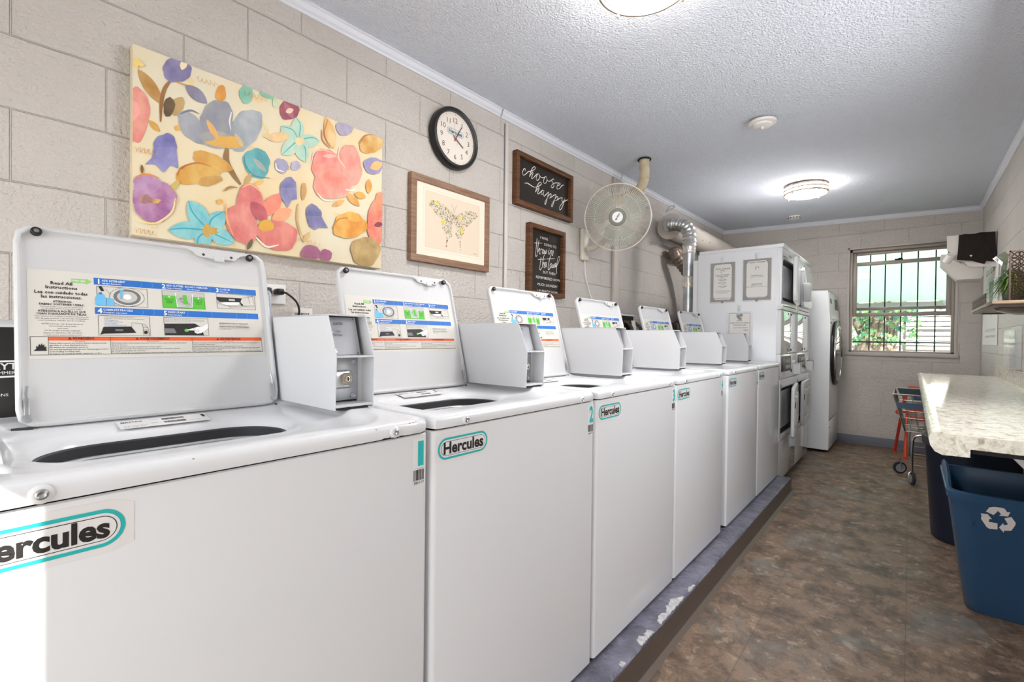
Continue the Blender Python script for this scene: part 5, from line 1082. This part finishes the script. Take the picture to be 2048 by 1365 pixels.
# ------------------------------------------------------------------ bins
NAVY = mat('navy_blue_plastic', hx(46, 80, 112), .32, noise=.15, nscale=3, bump=.04, bscale=150)
def bez_rect(x0, x1, y0, y1, r, z, N=64): return [(x, y, z) for x, y in rr(((x0+x1)/2, (y0+y1)/2), x0, x1, y0, y1, r, N)]
rb_ = thing('recycling_bin', (.35, 2.95, 0), 'navy blue rectangular recycling bin with white arrows symbol under the counter', 'bin')
B0 = (.195, .475, 2.80, 3.06); T0 = (.125, .508, 2.565, 3.10); HB = .565
def brect(t, d, z, r=.05):
    q = [B0[i]*(1-t)+T0[i]*t for i in range(4)]; return bez_rect(q[0]+d, q[1]-d, q[2]+d, q[3]-d, r, z, 72)
b = MB(); b.loft([brect(0, .004, .002), brect(0, 0, .008), brect(.3, 0, HB*.3), brect(.925, 0, HB*.925), brect(.93, -.010, HB*.93), brect(.985, -.012, HB*.985), brect(1, -.010, HB-.003), brect(1, -.001, HB), brect(1, .008, HB-.002), brect(.97, .013, HB*.95), brect(.86, .014, HB*.85), brect(.3, .006, HB*.3), brect(0, .006, .012)], NAVY, (True, True)); b.build('bin_body', rb_, smooth=40)
for nm, xx, sg in (('left_handle', T0[0], -1), ('right_handle', T0[1], 1)):
    b = MB(); L = []
    for i in range(15):
        t = i/14; y = 2.60+.46*t; h_ = .052*math.sin(PI*t)**.55; L.append([(xx-.008*sg*-1 if 0 else xx+sg*.005, y, HB-.03), (xx+sg*.006, y, HB+h_), (xx+sg*.001, y, HB+h_+.005), (xx-sg*.008, y, HB+h_), (xx-sg*.012, y, HB-.02)])
    b.loft(L, NAVY, (True, True)); b.build('carry_handle', rb_, smooth=50)
fr_o = V((B0[0], B0[2], 0)); tv = V((0, (T0[2]-B0[2]), HB)).normalized(); BFm = Fr((0, B0[2], 0), (1, 0, 0), tv)
BFm.n = BFm.u.cross(BFm.v)
RS = onz(1995, 1038, .3)
# centre of the symbol: where its sight line meets the front face
d = ray(1995, 1040); c0 = V((0, 0, EYE)); tt = (BFm.o-c0).dot(BFm.n)/d.dot(BFm.n); ps = c0+d*tt-BFm.o; sx, sz = ps.dot(BFm.u), ps.dot(BFm.v)
b = MB(); RW = mat('recycling_white', hx(222, 214, 208), .5)
def RP(x, y):
    d = ray(1748+x*.3003, 850+y*.3003); tt = (BFm.o-c0).dot(BFm.n)/d.dot(BFm.n); p = c0+d*tt-BFm.o; return (p.dot(BFm.u), p.dot(BFm.v))
for k, P in enumerate(([(745, 576), (768, 549), (800, 546), (858, 552), (872, 560), (888, 582), (908, 580), (892, 610), (832, 604), (846, 594), (826, 572), (796, 600)],
          [(708, 588), (756, 593), (786, 628), (770, 624), (762, 644), (822, 655), (822, 696), (768, 691), (750, 680), (712, 624), (716, 600)],
          [(868, 622), (914, 612), (943, 652), (940, 668), (914, 704), (864, 704), (864, 718), (832, 682), (860, 652), (864, 668), (892, 662)])): b.pl(BFm, [RP(*p) for p in P], RW, .0022+.0001*k)
b.build('recycling_symbol', rb_, smooth=0, norm=False)
b = MB(); 
for x in (.20, .37): b.tube([BFm.p(x, .455, .002), BFm.p(x, .485, .004)], .0022, NAVY, 6)
b.build('mould_rib', rb_)
BKN = mat('black_navy_plastic', hx(26, 34, 52), .35); GLID = mat('charcoal_rim', hx(64, 64, 66), .45)
rc = thing('round_trash_can', (.3, 3.72, 0), 'tall round black trash can with grey rim, behind the blue bin', 'bin')
b = MB(); o = (.277, 3.78, 0); b.lathe(o, (0, 0, 1), [(.165, .002), (.172, .01), (.205, .55), (.212, .57), (.200, .57), (.195, .53), (.160, .02)], BKN, 56, (True, True)); b.build('can_body', rc)
b = MB(); b.lathe(o, (0, 0, 1), [(.208, .545), (.218, .55), (.221, .595), (.213, .602), (.19, .602), (.17, .59), (.168, .575)], GLID, 56, (False, False)); b.build('rim', rc)
tb = thing('black_tote', (.33, 5.0, 0), 'black plastic tote under the counter behind the round trash can', 'bin')
b = MB(); b.loft([bez_rect(.22, .48, 4.25, 4.55, .03, .002), bez_rect(.18, .50, 4.2, 4.6, .03, .60), bez_rect(.17, .505, 4.19, 4.61, .03, .61), bez_rect(.17, .505, 4.19, 4.61, .03, .64), bez_rect(.2, .48, 4.22, 4.58, .03, .64), bez_rect(.23, .46, 4.28, 4.52, .03, .05)], BLK, (True, True)); b.build('tote_body', tb)

# ------------------------------------------------------------------ shopping cart
CHR = mat('chrome_wire', (.78, .76, .73), .2, 1); BGR = mat('cart_blue_band', hx(66, 92, 122), .35); DGN = mat('cart_dark_green_band', hx(26, 52, 50), .4)
sc = thing('shopping_cart', (.12, 5.1, 0), 'small chrome shopping cart with blue band, half under the counter', 'shopping cart')
ya, yb = 4.92, 5.34
def cz_(t): return -.105+.075*t      # left edge, t = 0 top .. 1 bottom
XR0, XR1 = .40, .36
b = MB(); zt, zb = .725, .43
top = [(-.105, ya, zt), (XR0, ya, zt), (XR0, yb, zt+.02), (-.105, yb, zt+.02)]; bot = [(-.028, ya+.01, zb), (XR1, ya+.01, zb), (XR1, yb-.02, zb), (-.028, yb-.02, zb)]
for i in range(4): b.tube([top[i], top[(i+1) % 4]], .006, CHR, 8); b.tube([bot[i], bot[(i+1) % 4]], .004, CHR, 8); b.tube([top[i], bot[i]], .006, CHR, 8)
def lerp(a, c, t): return V(a)*(1-t)+V(c)*t
for s_ in range(4):
    a0, a1, b0, b1 = top[s_], top[(s_+1) % 4], bot[s_], bot[(s_+1) % 4]; n_ = 9 if s_ % 2 == 0 else 8
    for i in range(1, n_): b.tube([lerp(a0, a1, i/n_), lerp(b0, b1, i/n_)], .0022, CHR, 5)
    for t in (.33, .62, .82): b.tube([lerp(a0, b0, t), lerp(a1, b1, t)], .0022, CHR, 5)
for i in range(1, 9): b.tube([lerp(bot[0], bot[1], i/9), lerp(bot[3], bot[2], i/9)], .0022, CHR, 5)
for i in range(1, 7): b.tube([lerp(bot[0], bot[3], i/7), lerp(bot[1], bot[2], i/7)], .0022, CHR, 5)
b.build('wire_basket', sc)
b = MB(); b.prism([lerp(top[0], bot[0], .22), lerp(top[1], bot[1], .22), lerp(top[1], bot[1], .38), lerp(top[0], bot[0], .38)], (0, -.012, 0), BGR); b.build('blue_band', sc)
b = MB(); b.prism([V(top[3])+V((.02, 0, -.004)), V(top[2])+V((0, 0, -.004)), V(top[2])+V((0, 0, -.065)), V(top[3])+V((.04, 0, -.065))], (0, -.012, 0), DGN); b.build('green_band', sc)
b = MB()
for yy, xl in ((ya+.03, .02), (yb-.04, -.0)):
    b.tube(bez([(xl, yy, .125), (xl, yy, .30), (xl+.005, yy, .37), (xl+.03, yy, .40), (xl+.1, yy, .41), (.34, yy, .41)], 5), .009, CHR, 8)
    b.tube([(.34, yy, .41), (.36, yy, .125)], .009, CHR, 8)
for z_ in (.16, .25): b.tube([(.01, ya+.03, z_), (.355, ya+.03, z_)], .004, CHR, 6); b.tube([(.0, yb-.04, z_), (.355, yb-.04, z_)], .004, CHR, 6)
b.tube([(.02, ya+.03, .16), (.0, yb-.04, .16)], .005, CHR, 6); b.tube([(.355, ya+.03, .16), (.355, yb-.04, .16)], .005, CHR, 6); b.build('undercarriage', sc)
TIRE = mat('dark_blue_grey_tyre', hx(44, 50, 60), .5); WHB = mat('grey_wheel_hub', hx(150, 152, 156), .4)
for x, y, ang in ((.02, ya+.03, 1.25), (-.04, yb-.04, .2), (.36, ya+.03, 1.1), (.36, yb-.04, .9)):
    c, s_ = math.cos(ang), math.sin(ang); ax = V((s_*.9, c, 0)) if ang > 1 else V((.5, -.86, 0)); ax.normalize(); ce = V((x+(.0 if ang > 1 else -.02), y, .052))
    b = MB(); b.lathe(ce-ax*.012, ax, [(.036, 0), (.050, .003), (.052, .012), (.050, .021), (.036, .024)], TIRE, 28, (False, False)); b.lathe(ce-ax*.013, ax, [(.001, -.004), (.012, -.004), (.014, .0), (.034, .002), (.037, 0), (.037, .026), (.034, .024), (.014, .026), (.012, .03), (.001, .03)], WHB, 24, (False, False))
    wl = b.build('wheel', sc)
    b = MB(); pz = ce+V((0, 0, .052)); b.tube([pz+V((0, 0, .03)), pz], .010, CHR, 8)
    for sg in (-1, 1): b.tube([pz+ax*.008*sg, pz+ax*.020*sg-V((0, 0, .012)), ce+ax*.019*sg], .004, CHR, 6)
    b.build('caster_fork', wl)

# ------------------------------------------------------------------ orange folding stand
OR = mat('orange_red_plastic', hx(222, 72, 40), .45)
os_ = thing('folding_stand', (.1, 6.1, 0), 'orange red folding frame leaning at the far wall behind the shopping cart', 'folding frame')
b = MB(); b.tube(bez([(-.05, 6.36, .50), (-.02, 6.35, .66), (.06, 6.35, .675), (.24, 6.35, .675), (.36, 6.35, .66), (.38, 6.36, .5)], 5), .017, OR, 10); b.build('top_hoop', os_)
b = MB(); b.box((-.01, 6.20, .44), (.36, 6.22, .50), OR, .006); b.box((.0, 6.20, .36), (.36, 6.22, .40), OR, .006); b.box((.02, 6.34, .55), (.34, 6.355, .62), BGR, .004); b.build('crossbar', os_)
b = MB(); b.lathe((-.085, 6.0, .455), (0, -1, 0), [(.024, -.01), (.026, 0), (.022, .03), (.006, .034)], OR, 16); b.tube([(-.08, 6.0, .44), (-.0, 6.2, .47)], .012, OR, 8); b.build('hinge_knob', os_)
for p0, p1 in (((-.06, 6.02, .45), (-.115, 6.30, .01)), ((-.02, 6.33, .50), (-.03, 6.0, .01)), ((.36, 6.33, .5), (.37, 6.05, .01)), ((.34, 6.02, .45), (.34, 6.3, .01))):
    b = MB(); b.tube([p0, p1], .013, OR, 10); b.lathe((p1[0], p1[1], 0), (0, 0, 1), [(.018, .0), (.018, .02)], OR, 12); b.build('leg', os_)

# ------------------------------------------------------------------ corner wall unit with cloth
UN = mat('unit_off_white', hx(216, 210, 204), .4)
def plane_poly(pts, Y, dy, m, b): P = [ony(x, y, Y) for x, y in pts]; P = [V((min(p.x, RX-.004), p.y, p.z)) for p in P]; b.prism(P, (0, dy, 0), m)
un = thing('wall_unit', (.45, 5.5, 1.75), 'white angular wall unit beside the window, cloth hung over it', 'wall unit')
b = MB(); plane_poly([(1894, 473), (1996, 462), (1997, 533), (1938, 534), (1926, 524), (1905, 520), (1902, 506), (1894, 500)], 5.45, .02, UN, b); plane_poly([(1995, 462), (2004, 463), (2004, 533), (1996, 533)], 5.44, .3, UN, b); b.build('back_board', un, smooth=0)
b = MB(); plane_poly([(1882, 510), (1897, 509), (1905, 520), (1938, 534), (1966, 533), (1967, 552), (1962, 557), (1913, 560), (1881, 531)], 5.62, .16, UN, b); b.build('lower_tray', un, smooth=0)
b = MB(); p0 = ony(1893, 524, 5.46); p1 = ony(1903, 510, 5.42); b.tube([p0, p1], .03, mat('roll_white', hx(236, 234, 230), .25, coat=.5), 20); b.build('roll', un)
CL = mat('dark_brown_cloth', hx(34, 22, 14), .85, noise=.5, nscale=8, ncol=hx(22, 14, 10), map_scale=(6, 1, 1))
pts = [(1918, 471), (1930, 468), (1944, 469), (1960, 465), (1978, 464), (1991, 463), (1992, 490), (1994, 508), (1993, 521), (1985, 523), (1973, 522), (1969, 528), (1955, 525), (1945, 522), (1928, 521), (1914, 520), (1916, 500)]
b = MB(); plane_poly(pts, 5.435, .008, CL, b); P = [ony(x, y, 5.43) for x, y in ((1918, 471), (1991, 463))]; b.box((P[0].x, 5.43, P[0].z-.004), (min(P[1].x, RX-.03), 5.478, P[0].z+.003), CL, .002)
p = ony(1942, 512, 5.434); b.prism([p+V((-.009, 0, .006)), p+V((.009, 0, .006)), p+V((0, 0, -.010))], (0, -.001, 0), STK)
tag(b.build('draped_cloth', at=(.4, 5.44, 1.85)), 'dark brown cloth with a tiny white triangle draped over the wall unit', 'cloth')

# ------------------------------------------------------------------ shelf with baskets and plant
BRZ = mat('brown_metal_shelf', hx(74, 56, 46), .4, .4); BRL = mat('bronze_trim', hx(150, 130, 108), .35, .5); YS0, YS1, XS, ZS = 2.85, 3.72, .262, 1.325
sh = thing('wall_shelf', (RX, YS0, ZS), 'brown metal wall shelf with pierced gallery rail on the right wall', 'shelf')
b = MB(); b.box((XS, YS0, ZS-.008), (RX-.002, YS1, ZS+.004), BRZ, .003); b.box((XS-.008, YS0-.008, ZS-.002), (RX-.002, YS0, ZS+.012), BRL, .003); b.box((XS-.008, YS0-.008, ZS-.002), (XS, YS1, ZS+.012), BRL, .003); b.build('shelf_board', sh)
b = MB()
def lattice(b, fr, W, H_, n, t=.0035, m=BRZ):
    c_ = W/n; k = max(1, round(H_/c_)); ch = H_/k
    for i in range(n):
        for j in range(k):
            b.ring(fr.p((i+.5)*c_, (j+.5)*ch), fr.n, min(c_, ch)*.5, t*.4, m, 12, 4)
            for sx_ in (0, 1): b.tube([fr.p(i*c_, (j+sx_)*ch), fr.p((i+1)*c_, (j+1-sx_)*ch)], t*.35, m, 4, False)
    b.fbox(fr, 0, 0, W, t, -t/2, t/2, m); b.fbox(fr, 0, H_-t, W, H_, -t/2, t/2, m); b.fbox(fr, 0, 0, t, H_, -t/2, t/2, m); b.fbox(fr, W-t, 0, W, H_, -t/2, t/2, m)
FL_ = Fr((XS+.002, YS1, ZS+.01), (0, -1, 0), (0, 0, 1)); lattice(b, FL_, YS1-YS0-.28, .055, 17, .005); b.build('gallery_rail', sh, smooth=0)
b = MB()
for y in (3.0, 3.6): b.box((XS+.03, y, ZS-.014), (RX-.002, y+.02, ZS-.007), BRZ); b.box((RX-.012, y, ZS-.12), (RX-.002, y+.02, ZS-.007), BRZ)
b.build('shelf_support', sh)
b = MB(); b.lathe((.38, 3.10, ZS-.0085), (0, 0, -1), [(.095, 0), (.085, .012), (.05, .026), (.02, .032)], mat('dark_brown_glaze', hx(60, 44, 36), .2, coat=.4), 32); tag(b.build('hanging_dish', at=(.38, 3.1, ZS-.03)), 'dark brown glossy dish fixed under the wall shelf', 'dish')
BK = thing('pierced_tray', (.42, 2.95, ZS), 'brown metal tray with pierced diamond pattern standing upright at back of shelf', 'tray')
b = MB(); fr = Fr((.333, 2.92, ZS+.012), (1, 0, 0), (0, 0, 1)); q0 = ony(2019, 505, 2.92); fr = Fr((q0.x, 2.92, ZS+.006), (1, 0, 0), (0, 0, 1)); lattice(b, fr, .18, q0.z-ZS, 6, .006); b.build('pierced_panel', BK, smooth=0)
WK = mat('green_grey_wicker', hx(112, 116, 96), .7, noise=.5, nscale=30, ncol=hx(78, 84, 66)); GR1 = mat('grass_green', hx(96, 146, 56), .5); GR2 = mat('deep_grass_green', hx(50, 88, 38), .5); GR3 = mat('moss_green', hx(128, 140, 70), .6)
pp = thing('potted_grass', (.33, 2.93, ZS+.006), 'bushy green artificial grass plant in a woven pot on the wall shelf', 'plant')
b = MB(); b.lathe((.345, 3.04, ZS+.0045), (0, 0, 1), [(.032, 0), (.040, .06), (.042, .066), (.034, .066)], WK, 24); b.build('pot', pp)
b = MB(); r_ = random.Random(11)
for i in range(480):
    a = r_.uniform(0, 2*PI); R = r_.uniform(.03, .112); h_ = r_.uniform(.0, .085)+ (.05 if R < .06 else 0); z0 = ZS+.06; c = V((.345, 3.04, z0)); e = c+V((math.cos(a)*R*.8, math.sin(a)*R, h_)); mid = c+(e-c)*.5+V((0, 0, .03)); e -= V((0, 0, r_.uniform(0, .05)))
    e.x = min(e.x, RX-.01); P = bez([c, mid, e], 4); w_ = r_.uniform(.0025, .005); sd_ = V((-math.sin(a), math.cos(a), 0)); L = [[p-sd_*w_*(1-k/len(P)*.85)/1, p+sd_*w_*(1-k/len(P)*.85)] for k, p in enumerate(P)]
    b.loft(L, r_.choice((GR1, GR2, GR2, GR3)), closed=False)
g = b.build('grass_blades', pp, smooth=0, norm=False)
bs = thing('wire_basket', (.42, 2.9, ZS), 'brown wire basket on the near end of the shelf holding an orange item', 'basket')
b = MB(); x0, x1, y0, y1, z0, z1 = .375, .51, 2.86, 2.910, ZS+.006, ZS+.085
for z_ in (z0, (z0+z1)/2, z1):
    for p_, q_ in (((x0, y0), (x1, y0)), ((x1, y0), (x1, y1)), ((x1, y1), (x0, y1)), ((x0, y1), (x0, y0))): b.tube([(*p_, z_), (*q_, z_)], .002, BRZ, 6)
for i in range(18): x = x0+(x1-x0)*i/17; b.tube([(x, y0, z0), (x, y0, z1)], .0012, BRZ, 4); b.tube([(x, y1, z0), (x, y1, z1)], .0012, BRZ, 4)
b.build('wires', bs)
b = MB(); b.tube(bez([(.378, 2.888, ZS+.106), (.40, 2.888, ZS+.104), (.44, 2.888, ZS+.104), (.50, 2.888, ZS+.104)], 6), [.010]+[.016]*17+[.012], mat('orange_ceramic', hx(224, 140, 84), .5), 14); tag(b.build('carrot_ornament', at=(.4, 2.888, ZS+.09)), 'small orange rounded item lying on top of the wire basket', 'ornament')
b = MB(); r_ = random.Random(3); RF_ = mat('dark_red_blooms', hx(140, 36, 40), .6)
for i in range(26): c = V((.42+r_.uniform(-.02, .08), 3.25+r_.uniform(-.02, .02), ZS+.135+r_.uniform(-.03, .03))); b.lathe(c, (r_.uniform(-1, 1), -1, r_.uniform(-1, 1)), [(.001, 0), (.008, .003), (.010, .008), (.004, .012)], RF_, 8)
b.tube([(.43, 3.25, ZS+.0045), (.43, 3.25, ZS+.13)], .004, GR2, 6)
tag(b.build('red_blooms', at=(.43, 3.25, ZS)), 'cluster of dark red flowers behind the green grass on the shelf', 'flowers')
bkf = Fr((.296, 3.02, ZS+.16), (.9, 0, -.45), (.45, 0, .9)); b = MB()
cdp = [ony(x, y, 3.17) for x, y in ((1985, 518), (1992, 513), (2006, 525), (2004, 532))]; b.prism(cdp, (0, .004, 0), STK)
cq = Fr(cdp[0], cdp[3]-cdp[0], cdp[1]-cdp[0]); cq.v = (cdp[1]-cdp[0]).normalized(); cq.n = V((0, -1, 0)); b.text(cq, 'TIL', .006, .003, .009, INK, l=.0008, bold=.04)
for c_, z_ in (((1992, 513), 0),): pass
b.prism([ony(x, y, 3.18) for x, y in ((1992, 513), (2010, 503), (2018, 510), (2008, 575), (1999, 575), (2005, 526))], (0, .02, 0), WK)
tag(b.build('leaning_plaque', at=(.31, 3.17, ZS+.005)), 'slim lettered plaque leaning behind the grass plant on the shelf', 'plaque')

# ------------------------------------------------------------------ poster and holder on the right wall
po = thing('wall_poster', (RX, 5.9, 1.13), 'white chart poster with green wedge on the right wall near the corner', 'poster')
q = [onx(*p, RX-.004) for p in ((1966, 690), (1994, 692), (1990, 560))]; yA, yB = 6.30, q[1].y; zA, zB = 1.135, 1.86
PO = Fr((RX-.003, yA, zA), (0, -1, 0), (0, 0, 1)); W = yA-yB; b = MB(); b.fbox(PO, 0, 0, W, zB-zA, 0, .0015, PAPER)
PG = mat('poster_green', hx(120, 150, 132), .6); b.pl(PO, [(W*.60, .24), (W*.72, .42), (W*.74, .55), (W*.42, .55), (W*.46, .40)], PG, .002)
for k in range(7):
    for a, ww in ((W*.22, W*.15), (W*.80, W*.14)): b.rect(PO, a, .28+k*.036, a+ww*(.6+.4*((k*37) % 5)/5), .286+k*.036, INK2, .002)
b.rect(PO, W*.2, .115, W*.9, .14, LGRY, .002); b.text(PO, 'LAUNDRY SYMBOLS', W*.2, .065, .018, INK2, 'L', W*.7, .002); b.text(PO, 'GUIDE', W*.5, .62, .05, INK2, 'C', W*.6, .002); b.build('poster_sheet', po, smooth=0)
ACR = mat('clear_acrylic', (.94, .96, .96), .08, alpha=.22)
b = MB(); y0, y1, z0, z1 = 4.22, 4.66, .99, 1.262
b.box((RX-.035, y0, z0), (RX-.032, y1, z1-.02), ACR); b.box((RX-.006, y0, z0), (RX-.003, y1, z1), ACR); b.box((RX-.035, y0, z0), (RX-.003, y1, z0+.004), ACR)
for y in (y0, y1-.004, (y0+y1)/2): b.box((RX-.035, y, z0), (RX-.003, y+.004, z1-.02), ACR)
tag(b.build('leaflet_holder', at=(RX, 4.3, 1.0)), 'clear acrylic leaflet holder on the right wall above the counter', 'holder')
